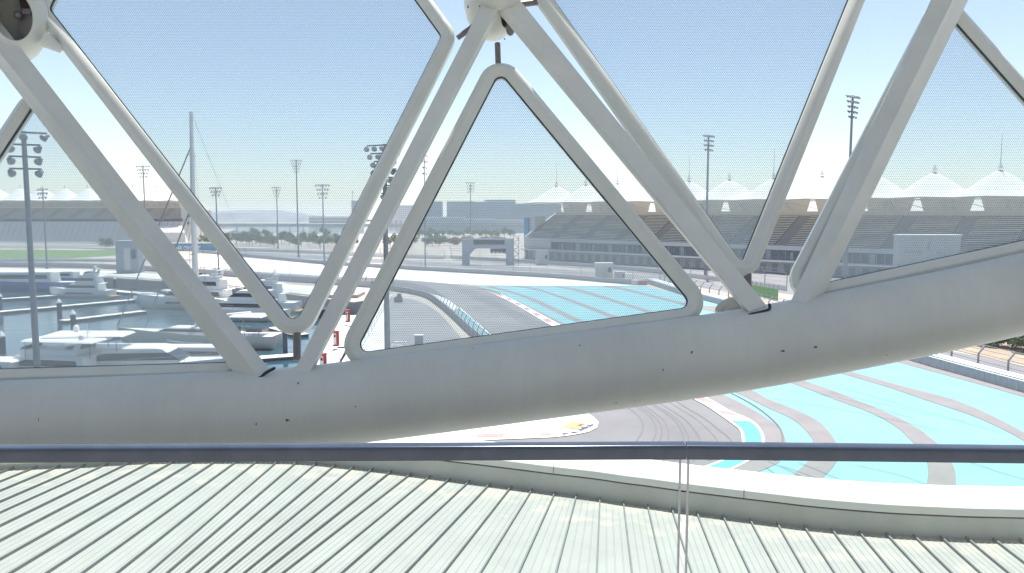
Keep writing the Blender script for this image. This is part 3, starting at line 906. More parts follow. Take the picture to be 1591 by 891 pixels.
def glass_panel(label, corners, w, rads, off=0.0, thick=0.13, extra=()):
    P3 = [SP(x, y, off) for x, y in corners]
    c = sum(P3, Vector()) / len(P3)
    U = Vector((1, 0, 0)); Nn = Vector((0, 1, -LEAN)).normalized(); V = U.cross(-Nn).normalized()
    if V.z < 0: V = -V
    def loc(p): return ((p - c).dot(U), (p - c).dot(V))
    q = [Vector(loc(p)) for p in P3]
    area = sum(q[i].x * q[(i + 1) % len(q)].y - q[(i + 1) % len(q)].x * q[i].y for i in range(len(q)))
    if area < 0: q = q[::-1]; rads = rads[::-1]
    pts, nr = [], []
    n = len(q)
    for i in range(n):
        a, b, d = q[i - 1], q[i], q[(i + 1) % n]
        e0, e1 = (b - a).normalized(), (d - b).normalized()
        n0, n1 = Vector((e0.y, -e0.x)), Vector((e1.y, -e1.x))
        turn = math.acos(max(-1, min(1, e0.dot(e1))))
        r = rads[i]
        tl = r * math.tan(turn / 2)
        cen = b - e0 * tl - n0 * r
        for k in range(9):
            nn = n0.lerp(n1, 0)  # rotate n0 towards n1
            aa = turn * k / 8
            nn = Vector((n0.x * math.cos(aa) - n0.y * math.sin(aa), n0.x * math.sin(aa) + n0.y * math.cos(aa)))
            pts.append(cen + nn * r); nr.append(nn)
    def W3(p, dp): return c + U * p.x + V * p.y + Nn * dp
    # frame: profile of (outward offset, depth); negative depth is towards the viewer
    t = thick
    prof = [(0.0, 0.012), (0.0, -t * .18), (w * .04, -t * .24), (w * .50, -t * .50), (w * .60, -t * .50), (w * .95, -t * .25), (w, -t * .18), (w, t * .3), (w * .85, t * .48), (w * .2, t * .5), (0.0, t * .4), (0.0, 0.02)]
    vs, fs = [], []
    for p, nn in zip(pts, nr):
        for o_, dp in prof: vs.append(W3(p + nn * o_, dp))
    m_ = len(prof); k_ = len(pts)
    for i in range(k_):
        for j in range(m_ - 1):
            fs.append([i * m_ + j, i * m_ + j + 1, ((i + 1) % k_) * m_ + j + 1, ((i + 1) % k_) * m_ + j])
    mb = MB(); mb.add(vs, fs, 0, True)
    root = place(mb.obj('glass_panel', 'frame_paint', fix=True), shell); root['label'] = label; fr = root
    def sub(o): o.parent = root; return o
    try:
        fr.data.set_sharp_from_angle(angle=R(20))
    except Exception: pass
    # gasket
    vs, fs = [], []
    for p, nn in zip(pts, nr):
        for o_, dp in ((0.001, -0.012), (-0.008, -0.012), (-0.008, 0.012), (0.001, 0.012)): vs.append(W3(p + nn * o_, dp))
    for i in range(k_):
        for j in range(4):
            fs.append([i * 4 + j, i * 4 + (j + 1) % 4, ((i + 1) % k_) * 4 + (j + 1) % 4, ((i + 1) % k_) * 4 + j])
    mb = MB(); mb.add(vs, fs); sub(mb.obj('gasket', 'gasket', fix=True))
    # pane with metric UVs for the printed dots
    mb = MB()
    poly = [p + nn * -0.002 for p, nn in zip(pts, nr)]
    me_v = [W3(p, 0.0) for p in poly]
    mb.add(me_v, [list(range(len(me_v)))])
    o = mb.obj('pane', 'dotted_glass')
    ul = o.data.uv_layers.new(name='UVMap')
    for lp_ in o.data.loops:
        p = poly[lp_.vertex_index]; ul.data[lp_.index].uv = (p.x + 50, p.y + 50)
    sub(o)
    for a, b, r in extra:
        mb = MB(); mb.cyl(SP(*a[:2], a[2] if len(a) > 2 else 0.0), SP(*b[:2], b[2] if len(b) > 2 else 0.0), r, r, 12); sub(mb.obj('bracket_rod', 'rod'))
    return root
glass_panel('dotted glass panel at the far left in front of the boats', [(55.6, 160), (369, 564), (-222, 581)], .135, [.05, .05, .05])
glass_panel('large diamond of dotted glass with the tall boat mast behind its left half', [(77, 15), (310, -465), (687, 58), (459, 508)], .135, [.09, .1, .09, .075], extra=[((461.5, 515), (461.5, 560), .034)])
glass_panel('triangular dotted glass panel in the middle with the curved kerb behind it', [(776, 111), (1079, 478), (550, 551)], .14, [.07, .075, .075], extra=[((774, 98), (773, 68), .028)])
glass_panel('upper right diamond of dotted glass with one lighting mast behind it', [(850, -12), (1085, -480), (1400, -203), (1151.5, 411)], .15, [.08, .1, .1, .03], extra=[((1161.5, 420), (1161.5, 470), .036), ((802, 8), (842, 3), .03)])
glass_panel('dotted glass panel at the right edge with the tent roofs and grey hut behind it', [(1466, 15), (1753, 340), (1243, 449)], .14, [.07, .06, .06])
mb = MB(); mb.cyl(SP(738, 40, -.02), SP(711, 59, -.02), .03, .026, 12); place(mb.obj('bracket_rod', 'rod'), shell)
mb = MB()
for pts in ([(1139, 478), (1126, 470)],):
    mb.tube(crom([SP(1139, 484, 0.12), SP(1137, 474, .12), SP(1122, 478, .14), SP(1115, 486, .14)], 4), [.07, .09, .085, .08, .075, .07, .06, .055, .05, .045, .04, .035, .03], 14)
place(mb.obj('bracket_arm', 'beige'), shell)

# ================================================================= LIGHTING MASTS
lamp_mb = MB()
lamp_mb.tube([(0, .28, .06), (0, .12, .05), (0, -.05, 0.0), (0, -.3, -.10)], [.10, .20, .27, .34], 12)
lamp_mb.sphere((0, .3, .06), .13, 8)
LAMP = lamp_mb.mesh('floodlight', 'lamp_body')
lens_mb = MB(); lens_mb.tube([(0, -.302, -.1), (0, -.325, -.108)], [.315, .30], 12)
LENS = lens_mb.mesh('lens', 'lamp_glass')
def mast(label, px, base_y, top_y, Y, r, rows, spread, lampsz=1.0, rz=0.0, drop=None, basez=0.0, xoff=None):
    lampsz *= .78
    top = A(px, top_y, Y)
    x = top.x
    H = top.z - basez
    root = thing('floodlight_mast', label, 'lighting mast', (x, Y, basez), rz, 'floodlight masts round the circuit')
    mb = MB(); mb.tube([(0, 0, -.2), (0, 0, H * .5), (0, 0, H - .2)], [r, r * .8, r * .6], 12)
    mb.obj('pole', 'mast_grey', root)
    mb = MB(); mb.box((0, 0, .5), (r * 2.6, r * 2.6, 1.0)); mb.obj('base', 'mast_grey', root, bevel=0.05)
    dz = drop or spread * .28
    for k, nn in enumerate(rows):
        z = H - .3 - k * dz
        wid = spread * (nn / rows[0])
        mb = MB(); mb.box((0, .1, z), (wid + .2, .14, .14)); ca = mb.obj('crossarm', 'mast_grey', root)
        for j in range(nn):
            xx = (j / (nn - 1) - .5) * wid if nn > 1 else 0.0
            lo = inst(LAMP, 'floodlight', root, (xx, -.25 * lampsz, z - .34 * lampsz), rot=(R(12), 0, (xx / (spread + .01)) * -1.6), sc=lampsz)
            inst(LENS, 'lens', lo)
    return root
mast('big floodlight mast close by at the far left, boats around its foot', 36, 600, 200, 62, .29, [3, 2, 2, 2], 3.0, 1.15, rz=0.5, drop=.95, basez=-2.0)
mast('floodlight mast standing behind the marina at the far left', 66, 420, 292, 250, .28, [4, 4, 3], 2.9, 1.2, drop=1.3)
mast('floodlight mast rising by the end of the far left grandstand', 222, 400, 257, 330, .33, [6, 5, 4, 3], 5.4, 1.1, drop=1.45)
mast('short floodlight mast right of the tall boat mast', 335, 430, 290, 222, .26, [5, 4, 3], 3.2, 1.0, drop=1.0)
mast('floodlight mast left of the tallest one in the large diamond panel', 429.5, 400, 290, 400, .34, [5, 4, 3, 2], 4.4, 1.3, drop=1.5)
mast('tallest floodlight mast in the middle of the large diamond panel', 460, 400, 248, 318, .36, [6, 5, 4, 3, 2], 4.6, 1.0, drop=1.1)
mast('floodlight mast with round lamps at the right of the large diamond panel', 501, 412, 286, 268, .30, [6, 5, 4, 3], 4.6, 1.2, drop=1.4)
mast('big close floodlight mast hidden partly by the second strut', 597, 600, 221, 80, .33, [5, 4, 3, 3, 2, 2, 1], 4.2, 1.1, rz=-.45, drop=.82)
mast('thin floodlight mast in the gap above the white far building', 659, 425, 240, 250, .22, [3, 3, 2, 2], 2.2, .9, rz=.9, drop=1.9)
mast('floodlight mast in front of the blue far building', 731, 385, 283, 420, .33, [5, 4, 4, 3], 4.6, 1.2, drop=1.6)
mast('floodlight mast seen through the upper right diamond in front of the stand', 1101, 430, 209, 215, .42, [6, 5, 5, 4], 3.6, 1.0, rz=.5, drop=1.25)
mast('floodlight mast in open sky between the right strut and the upper right diamond', 1325, 476, 147, 150, .34, [6, 5, 4, 4, 3], 3.6, .85, rz=.55, drop=.95)

# ================================================================= GRANDSTANDS
def tent_mesh(wd, dp, H, name):
    nu, nv = 16, 20
    vs, fs = [], []
    pv = .42
    for j in range(nv + 1):
        v = j / nv
        for i in range(nu + 1):
            u = i / nu - .5
            vv = (v - pv) / (pv if v < pv else 1 - pv)
            r = min(1.0, math.hypot(u / .5, vv))
            base = .34 * H * (1 - abs(vv) ** 1.8) * (1 - .25 * math.cos(2 * math.pi * u) ** 2)
            h = base + (H - .34 * H) * (1 - r) ** 1.45
            sc = -.35 * (1 - (abs(u) * 2) ** 2) * (1 - v) ** 6 * 0 + .5 * (abs(u) * 2) ** 3 * ((1 - v) ** 8) * -1
            vs.append((u * wd, v * dp, h + sc))
    for j in range(nv):
        for i in range(nu):
            a = j * (nu + 1) + i
            fs.append([a, a + 1, a + nu + 2, a + nu + 1])
    mb = MB(); mb.add(vs, fs, 0, True)
    # the small cap on the peak with its ring
    c = (0, pv * dp, H * .93)
    mb.cyl((0, pv * dp, H * .90), (0, pv * dp, H * 1.10), wd * .055, wd * .006, 14)
    return mb.mesh(name, 'tent')

def stand(label, cat, origin, ang_, nb, bay, prof, zroof, Hpk, dep, lower, lastless=0):
    """local x along the front, local y to the back"""
    root = thing('grandstand', label, cat, origin, ang_, 'tent roofed grandstands')
    z0, z1, y0, y1, rows = prof
    TM = tent_mesh(bay, dep, Hpk, 'tent_roof')
    # seating block per bay
    mb = MB()
    dy, dz = (y1 - y0) / rows, (z1 - z0) / rows
    wb = bay * .76
    mb2 = MB()
    for k in range(rows):
        y, z = y0 + k * dy, z0 + k * dz
        mb.box((0, y + dy / 2, z + dz * .25 - .3), (wb, dy, dz * .5 + .6), mi=1)
        mb.box((0, y + dy * .55, z + dz * .5 + .16), (wb - .2, .12, .30), mi=0)
        mb2.box((0, y + dy / 2, z + dz * .25 - .3), (bay - wb, dy * 1.0, dz * .5 + .55))
    SB = mb.mesh('seating_block', ['seat', 'seat_dark'])
    AI = mb2.mesh('aisle', 'step')
    mb = MB()
    for s_ in (-1, 1):
        mb.bar((s_ * 0.02, y1 + 1.2, zroof - .2), (s_ * bay * .34, y1 + 3.5, z1 + .6), .16)
    mb.box((0, y1 + 1.5, (z1 + zroof) / 2), (.9, .9, zroof - z1))
    COLM = mb.mesh('column', 'stand_wall')
    mb = MB()
    g = bay * .36
    mb.hexa([(-g, y1 + 3.8, z1 - .2), (g, y1 + 3.8, z1 - .2), (g, y1 + 4.0, z1 - .2), (-g, y1 + 4.0, z1 - .2)], [(-g - bay * .1, y1 + 3.8, zroof + .6), (g + bay * .1, y1 + 3.8, zroof + .6), (g + bay * .1, y1 + 4.0, zroof + .6), (-g - bay * .1, y1 + 4.0, zroof + .6)])
    BACK = mb.mesh('back_panel', 'beige')
    mb = MB()
    mb.box((0, y1 + 1.0, z1 + .35), (bay, .5, 1.5))
    RAILW = mb.mesh('rear_wall', 'beige')
    mb = MB(); mb.tube([(-bay / 2, .3, zroof - .15), (0, -.35, zroof + .1), (bay / 2, .3, zroof - .15)], .22, 8); mb.box((0, 1.2, zroof - .55), (bay, .3, .3))
    mb.bar((-bay / 2, .3, zroof - .3), (-bay * .18, y1 + 1.2, z1 + 1.3), .14); mb.bar((bay / 2, .3, zroof - .3), (bay * .18, y1 + 1.2, z1 + 1.3), .14)
    EAVE = mb.mesh('eave_beam', 'beige')
    mb = MB(); mb.cyl((0, 0, 0), (0, 0, 7.5), .10, .04, 6)
    SPI = mb.mesh('antenna', 'galv')
    parts = lower(bay)
    for i in range(nb):
        x = (i + .5) * bay
        inst(TM, 'tent_roof', root, (x, 0, zroof))
        inst(SB, 'seating_block', root, (x, 0, 0))
        inst(AI, 'aisle', root, (x + bay / 2, 0, 0))
        inst(COLM, 'column', root, (x, 0, 0)); inst(BACK, 'back_panel', root, (x, 0, 0)); inst(RAILW, 'rear_wall', root, (x, 0, 0))
        inst(EAVE, 'eave_beam', root, (x, 0, 0))
        if i % 2 == 0 and Hpk < 9: inst(SPI, 'antenna', root, (x, .42 * dep, zroof + Hpk * 1.05))
        for nm, me in parts:
            po = inst(me, nm, root, (x, 0, 0))
            if nm in ('mullions', 'stair_line'): po['kind'] = 'stuff'
    return root

def lower_right(bay):
    out = []
    mb = MB(); mb.box((0, .2, 7.75), (bay, .5, 1.3)); mb.box((0, 4, 7.2), (bay, 8, .3)); out.append(('front_band', mb.mesh('front_band', 'stand_wall')))
    mb = MB(); mb.box((0, 2.6, 5.6), (bay, .2, 3.0)); out.append(('suite_glass', mb.mesh('suite_glass', 'suite_glass')))
    mb = MB()
    for k in range(7): mb.box((-bay / 2 + (k + .5) * bay / 7, 2.4, 5.6), (.16, .25, 3.0))
    out.append(('mullions', mb.mesh('mullions', 'gantry_grey')))
    mb = MB(); mb.box((bay * .21, 2.35, 5.4), (1.5, .2, 2.6)); out.append(('suite_panel', mb.mesh('suite_panel', 'gantry_grey')))
    mb = MB(); mb.box((-bay * .3, 2.3, 5.2), (.9, .2, 2.2)); out.append(('suite_panel', mb.mesh('suite_panel', 'gantry_grey')))
    mb = MB(); mb.box((0, .4, 3.75), (bay, 4.6, .5)); out.append(('ledge', mb.mesh('ledge', 'white_paint')))
    mb = MB(); mb.box((0, 1.9, 1.8), (bay, .5, 3.6)); out.append(('base_wall', mb.mesh('base_wall', 'stand_wall')))
    mb = MB()
    for k in range(4):
        mb = MB(); mb.box((-bay / 2 + (k + .5) * bay / 4, 1.7, 1.5), (1.8, .3, 2.4)); out.append(('opening', mb.mesh('opening', 'bld_grey')))
    mb = MB()
    for k in range(8): mb.box((-bay / 2 + k * bay / 8, -1.8, 4.5), (.06, .06, 1.1))
    mb.box((0, -1.8, 5.05), (bay, .07, .07)); mb.box((0, -1.8, 4.6), (bay, .04, .04))
    out.append(('guard_rail', mb.mesh('guard_rail', 'galv')))
    mb = MB(); mb.box((0, 18.2, 8.8), (bay, .6, 17)); out.append(('rear_structure', mb.mesh('rear_structure', 'stand_wall')))
    return out
pkA, bayR = Vector((18.0, 313.0, 0)), 15.6
t_ = Vector((.69, -.724, 0)).normalized(); nn_ = Vector((.724, .69, 0)).normalized()
oR = pkA - t_ * 8.2 - nn_ * 10
gsR = stand('long tent roofed grandstand at the right behind the turquoise run-off', 'grandstand', tuple(oR), math.atan2(t_.y, t_.x), 13, bayR, (8.3, 17.6, .5, 17.5, 18), 22.2, 8.2, 24.5, lower_right)
# end wall of the right stand
mb = MB(); mb.hexa([(-.6, .5, 0), (0, .5, 0), (0, 19, 0), (-.6, 19, 0)], [(-.6, .5, 8.8), (0, .5, 8.8), (0, 19, 18.4), (-.6, 19, 18.4)]); mb.obj('end_wall', 'stand_wall', gsR)
mb = MB(); mb.box((7.4, -.1, 6.2), (14.6, .5, 4.0)); mb.obj('blank_panel', 'beige', gsR)
mb = MB(); mb.box((-4.5, 6, 11.5), (2.4, 1.6, 9.5)); mb.obj('speaker_tower', 'sign_blue', gsR)
mb = MB(); mb.box((-1.8, 9, 12.4), (3.6, 6, 9)); mb.obj('stair_tower', 'stand_wall', gsR)

def lower_left(bay):
    out = []
    mb = MB(); mb.hexa([(-bay / 2, -6, 0), (bay / 2, -6, 0), (bay / 2, 4, 0), (-bay / 2, 4, 0)], [(-bay / 2, -1, 13.0), (bay / 2, -1, 13.0), (bay / 2, 4, 13.0), (-bay / 2, 4, 13.0)]); out.append(('lower_tier', mb.mesh('lower_tier', 'stand_wall')))
    mb = MB(); mb.box((0, 3.5, 13.6), (bay, 2, 1.2)); out.append(('slot', mb.mesh('slot', 'seat_dark')))
    mb = MB()
    for k in range(4): mb.bar((-bay / 2 + k * bay / 4, -6.1, 1), (-bay / 2 + (k + .6) * bay / 4, -1.2, 12.8), .2)
    mb.box((0, -3.2, 6.6), (bay, .3, .5))
    out.append(('stair_line', mb.mesh('stair_line', 'step')))
    mb = MB()
    for k in range(3): mb.box((-bay / 2 + (k + .5) * bay / 3, 24.4, 23.4), (2.6, .3, 2.2))
    out.append(('upper_window', mb.mesh('upper_window', 'beige')))
    mb = MB(); mb.box((0, 25.4, 12), (bay, .5, 28)); out.append(('rear_wall', mb.mesh('rear_wall', 'stand_wall')))
    return out
bayL = 14.4
xe = A(290, 340, 490).x
gsL = stand('distant tent roofed grandstand across the grass at the far left', 'grandstand', (xe - 15 * bayL, 484, 0), 0.0, 15, bayL, (14.4, 21.6, 2.5, 22, 14), 26.0, 9.6, 28, lower_left)
mb = MB()
bx = 15 * bayL
mb.hexa([(bx, -4, 0), (bx + 9, -4, 0), (bx + 9, 26, 0), (bx, 26, 0)], [(bx - 2, 3, 20), (bx + 8, 6, 20), (bx + 8, 26, 20), (bx - 2, 26, 20)])
mb.hexa([(bx - 2, 3, 20), (bx + 8, 6, 20), (bx + 8, 26, 20), (bx - 2, 26, 20)], [(bx - 3, 2, 25.6), (bx + 3, 6, 25), (bx + 3, 26, 25), (bx - 3, 26, 25.6)])
eb = mb.obj('end_block', 'beige', gsL)
mb = MB()
for z in (12.0, 16.5): 
    for x in (3.0, 5.2): mb.box((bx + x, 1.0 + z * .2 - 1.6, z), (.7, 3, 1.6))
mb.box((bx - 3.5, 1.0, 13.2), (6, 4, 3.2)); mb.obj('openings', 'seat_dark', gsL)
mb = MB(); mb.hexa([(bx - 16, -9, 0), (bx + 5, -9, 0), (bx + 5, -4, 0), (bx - 16, -4, 0)], [(bx - 16, -9, 6.4), (bx + 5, -9, 6.4), (bx + 1, -4, 10.5), (bx - 16, -4, 10.5)]); mb.obj('side_roof', 'parapet', gsL)

# ================================================================= BARRIERS AND FENCES
def barrier(name, label, pts, h, step, wd, m, z=0.0, posts=None, group=None, cat='barrier', net=None):
    c = walk(pts, step)
    root = thing(name, label, cat, tuple(c[len(c) // 2]), 0, group)
    inv = root.location
    L = (c[1] - c[0]).length
    mb = MB(); mb.box((0, 0, h / 2), (L - .03, wd, h)); me = mb.mesh('barrier_block', m)
    cnt = min(len(c) - 1, 299)
    for i in range(cnt):
        p, q = c[i], c[i + 1]
        mid = (p + q) / 2
        inst(me, 'barrier_block', root, (mid.x - inv.x, mid.y - inv.y, z - inv.z + rnd.uniform(-.008, .008)), math.atan2(q.y - p.y, q.x - p.x))
    if posts:
        ph, ps, pr, lean, side = posts
        cp = walk(pts, ps)
        mb = MB(); mb.cyl((0, 0, 0), (0, 0, ph * .7), pr, pr, 8); mb.cyl((0, 0, ph * .7), (0, lean, ph), pr, pr, 8)
        pm = mb.mesh('fence_post', 'galv')
        tops_, mids = [], []
        for i, p in enumerate(cp[:299]):
            q = cp[min(i + 1, len(cp) - 1)]; o_ = cp[max(i - 1, 0)]
            a = math.atan2(q.y - o_.y, q.x - o_.x)
            sv = Vector((-math.sin(a), math.cos(a), 0)) * side
            inst(pm, 'fence_post', root, (p.x - inv.x + sv.x, p.y - inv.y + sv.y, z - inv.z), a)
            lv = Vector((-math.sin(a), math.cos(a), 0)) * lean
            tops_.append(p + sv + lv + Vector((0, 0, z + ph))); mids.append(p + sv + Vector((0, 0, z + ph * .7)))
        mb = MB()
        for k in (0, .5, 1):
            mb.tube([a.lerp(b, k) - inv for a, b in zip(mids, tops_)], pr * .35, 5)
        for k in (.35, .6, .85):
            mb.tube([Vector((a.x, a.y, z + (a.z - z) * k)) - inv for a in mids], pr * .3, 5)
        mb.obj('cables', 'galv', root)
        if net:
            mb = MB()
            mb.add([p - inv for p in [Vector((a.x, a.y, z + h)) for a in mids]] + [a - inv for a in mids] + [a - inv for a in tops_],
                   [[i, i + 1, len(mids) + i + 1, len(mids) + i] for i in range(len(mids) - 1)] + [[len(mids) + i, len(mids) + i + 1, 2 * len(mids) + i + 1, 2 * len(mids) + i] for i in range(len(mids) - 1)])
            mb.obj('net', 'net', root)
    return root
nearwall = gl([(1004, 440), (1056, 457), (1097, 467.5), (1139, 479), (1275, 519.5), (1411, 559), (1499, 584.5), (1591, 610), (1760, 657)])
barrier('concrete_barrier', 'grey block barrier along the far edge of the turquoise run-off', nearwall, 1.15, 1.5, .45, 'block_concrete')
# rows of white topped guard barriers behind it
def off_line(pts, k):
    out = []
    for i, p in enumerate(pts):
        d = (pts[min(i + 1, len(pts) - 1)] - pts[max(i - 1, 0)]).normalized()
        s_ = Vector((-d.y, d.x, 0))
        if s_.y < 0: s_ = -s_
        out.append(p + s_ * k)
    return out
for k, nm in ((1.05, 'white tyre barrier row directly behind the grey blocks'), (2.1, 'white tyre barrier row farthest behind the grey blocks')):
    barrier('tyre_barrier', nm, off_line(nearwall, k), 1.12, 4.0, .62, 'white_paint')
barrier('catch_fence', 'catch fence with bent grey posts right of the turquoise run-off', off_line(nearwall, 3.6), .25, 4.0, .2, 'concrete', posts=(2.9, 4.4, .11, .8, 0), cat='fence')
farwall = gl([(300, 392), (400, 401), (500, 410.5), (600, 417), (700, 423), (855, 431.8), (930, 438), (981, 442.2)])
barrier('concrete_barrier', 'long low concrete barrier at the back of the white run-off', farwall, 1.25, 4.0, .4, 'block_concrete', posts=(3.6, 6.0, .07, -.5, .7))
sheet('service_lane', [(300, 389), (420, 398), (520, 404.5), (700, 415), (860, 424), (985, 434), (1060, 441), (1180, 462), (1180, 455), (1060, 433), (985, 427), (860, 418), (700, 409), (520, 399), (420, 394), (300, 386.5)], 0.04, 'service_asphalt')
leftwall = gl([(560, 444), (606, 452), (637, 456.5), (664, 463.5), (684, 477), (702, 492), (722, 511), (748, 534), (800, 580), (860, 640)])
barrier('concrete_barrier', 'curved concrete wall with a debris fence inside the bend', leftwall, 1.2, 2.6, .35, 'block_concrete', posts=(2.5, 3.6, .06, .35, -.3), net=True)
barrier('guard_rail', 'low wall with a wire fence between the marina and the track', gl([(-260, 409), (0, 415), (150, 417.5), (330, 428), (430, 436.5), (520, 443), (600, 449)]), 1.6, 5.0, .3, 'block_concrete', posts=(3.4, 7.0, .08, .3, .2), cat='fence')
barrier('guard_rail', 'white barrier blocks along the road beside the lawn', gl([(-300, 405), (0, 406.5), (100, 406), (185, 407)]), 1.0, 6.0, .5, 'white_paint', cat='barrier')
barrier('guard_rail', 'long white barrier at the foot of the far left grandstand', gl([(-300, 378.5), (60, 378.5), (188, 380)]), 1.3, 8.0, .5, 'white_paint', cat='barrier')
barrier('guard_rail', 'white barrier along the back edge of the lawn', gl([(-300, 386.5), (60, 386), (190, 389)]), .9, 8.0, .5, 'white_paint', cat='barrier')
barrier('catch_fence', 'catch fence in front of the trees beyond the white run-off', gl([(330, 389), (460, 393), (560, 398.5), (690, 403)]), 1.3, 5.0, .3, 'white_paint', posts=(3.6, 8.0, .08, 0, .4), cat='fence')
barrier('catch_fence', 'catch fence in front of the big grandstand', gl([(700, 402), (830, 409.5), (960, 419), (1060, 430), (1220, 452)]), 1.2, 4.0, .3, 'pale_ground', posts=(5.0, 8.0, .1, -1.2, .4), cat='fence')
barrier('railing', 'quay railing along the marina promenade', gl([(150, 428.5), (250, 435.5), (330, 441.5), (430, 453.5), (500, 462)], 0), .12, 3.0, .2, 'concrete', posts=(1.1, 3.0, .035, 0, 0), cat='railing')
# red and white blocks where the two barriers leave a gap
for i, (x, y, m, l) in enumerate(((978, 441.5, 'red_paint', 'faded red block at the end of the long barrier'), (986.5, 442.5, 'white_paint', 'white block left of the small red one in the barrier gap'), (998, 443, 'red_paint', 'faded red block at the start of the nearer barrier'))):
    p = G(x, y)
    mb = MB(); mb.box((p.x, p.y, .6), (1.7 if i != 2 else 2.4, .6, 1.15)); tag(mb.obj('barrier_block', m, bevel=.05), l, 'block')

# green fence panels and posts beside the strut foot
gp = thing('green_fence', 'row of pale green fence boards beyond the foot of the third strut', 'fence', tuple(G(1190, 462)))
c = walk([G(1168, 460), G(1208, 468)], 1.6)
for p, q in zip(c, c[1:]):
    mb = MB(); mid = (p + q) / 2
    mb.box((mid.x - gp.location.x, mid.y - gp.location.y, 1.3), ((q - p).length - .08, .12, 2.3), math.atan2(q.y - p.y, q.x - p.x)); mb.obj('board', 'green_panel', gp)
for p in c:
    mb = MB(); mb.cyl(p - gp.location + Vector((0, -.15, 0)), p - gp.location + Vector((0, -.15, 3.4)), .06, .06, 8); mb.obj('post', 'galv', gp)

# lettering sign
sp = A(280, 390.5, 372)
sg = thing('track_sign', 'long blue sign with white letters YAS MARINA CIRCUIT', 'sign', (sp.x, 372, 0))
x0, x1 = A(226, 385, 372).x - sp.x, A(336.5, 385, 372).x - sp.x
zt, zb = A(280, 378.3, 372).z, A(280, 390.8, 372).z
zb = max(zb, .1)
mb = MB(); mb.box(((x0 + x1) / 2, .3, (zt + zb) / 2), (x1 - x0, .5, zt - zb)); mb.obj('board', 'sign_blue', sg)
mb = MB(); mb.box(((x0 + x1) / 2, .2, zt + .15), (x1 - x0 + .6, 1.0, .6)); mb.box(((x0 + x1) / 2, .2, zb - .05), (x1 - x0 + .6, 1.0, .35)); mb.obj('edge_trim', 'white_paint', sg)
def lettering(txt, x_right, z_base, size, width, parent, y, name='lettering', m='white_paint', italic=.25):
    cu = bpy.data.curves.new(name, 'FONT')
    cu.body = txt; cu.size = size; cu.shear = italic; cu.extrude = .02; cu.offset = size * .03
    o = bpy.data.objects.new(name, cu); COL.objects.link(o)
    dg = bpy.context.evaluated_depsgraph_get()
    me = bpy.data.meshes.new_from_object(o.evaluated_get(dg))
    bpy.data.objects.remove(o)
    xs = [v.co.x for v in me.vertices]
    k = width / (max(xs) - min(xs))
    for v in me.vertices: v.co.x = (v.co.x - min(xs)) * k
    me.materials.clear(); me.materials.append(M[m])
    o = bpy.data.objects.new(name, me); COL.objects.link(o)
    o.parent = parent; o.location = (x_right - width, y, z_base); o.rotation_euler = (R(90), 0, 0)
    return o
xr = A(311.5, 385, 372).x - sp.x; xl = A(244, 385, 372).x - sp.x
lettering('YAS MARINA CIRCUIT', xr, A(280, 388.7, 372).z, (zt - zb) * .66, xr - xl, sg, .02)
mb = MB()
zz = A(280, 383, 372).z
for k in range(13):
    xx = xr - .3 - k * .85
    mb.box((xx, .03, zz + rnd.uniform(-.06, .1)), (rnd.uniform(.3, .62), .04, rnd.uniform(.12, .34)))
mb.obj('small_lettering', 'white_paint', sg)

sheet('paddock_asphalt', [(700, 405), (830, 412), (960, 422), (1060, 434), (1230, 458), (1420, 500), (1760, 560), (1760, 480), (1500, 440), (1300, 424), (1000, 408), (840, 402), (720, 401)], 0.025, 'service_asphalt')
# start-gantry like arch
ga = thing('track_gantry', 'pale grey arch over the road with a black message panel', 'gantry', tuple(G(760, 412, 0)))
gY = ga.location.y
def gp_(px, py): p = A(px, py, gY); return p - ga.location
mb = MB()
a, b = gp_(724, 412), gp_(792, 414)
ztop = gp_(758, 371).z; zbm = gp_(758, 386).z
for p in (a, b): mb.box((p.x, 0, (ztop - .3) / 2), (2.6, 1.8, ztop - .3))
mb.box(((a.x + b.x) / 2, 0, (ztop + zbm) / 2), (b.x - a.x + 2.6, 2.2, ztop - zbm))
for p, s_ in ((a, 1), (b, -1)):
    mb.hexa([(p.x + s_ * 1.3, -.8, zbm - 2.2), (p.x + s_ * 1.4, -.8, zbm - 2.2), (p.x + s_ * 1.4, .8, zbm - 2.2), (p.x + s_ * 1.3, .8, zbm - 2.2)], [(p.x + s_ * 1.3, -.8, zbm), (p.x + s_ * 3.6, -.8, zbm), (p.x + s_ * 3.6, .8, zbm), (p.x + s_ * 1.3, .8, zbm)])
mb.obj('arch', 'gantry_grey', ga, bevel=.25)
mb = MB(); mb.box((gp_(760, 376.5).x, -1.18, gp_(760, 376.5).z), (gp_(785, 376).x - gp_(737, 376).x, .12, 1.6)); mb.obj('message_panel', 'black_panel', ga)
mb = MB(); mb.box((gp_(774, 389).x, -.6, gp_(774, 389).z), (gp_(786, 389).x - gp_(762, 389).x, .5, 1.1))
for x in (764, 770, 776, 782): mb.box((gp_(x, 391).x, -.6, gp_(x, 391.5).z), (.9, .5, .9))
mb.obj('signal_lights', 'black_panel', ga)
# lattice tower beside stand
lt = thing('lattice_tower', 'grey lattice tower between the gantry and the big grandstand', 'tower', tuple(G(802, 412)))
mb = MB()
for dx in (-.9, .9):
    for dy in (-.9, .9): mb.bar((dx, dy, 0), (dx, dy, 10.4), .2)
for k in range(8):
    z = k * 1.3; s_ = -1 if k % 2 else 1
    for dy in (-.9, .9): mb.bar((-.9 * s_, dy, z), (.9 * s_, dy, z + 1.3), .13)
mb.obj('frame', 'galv', lt)
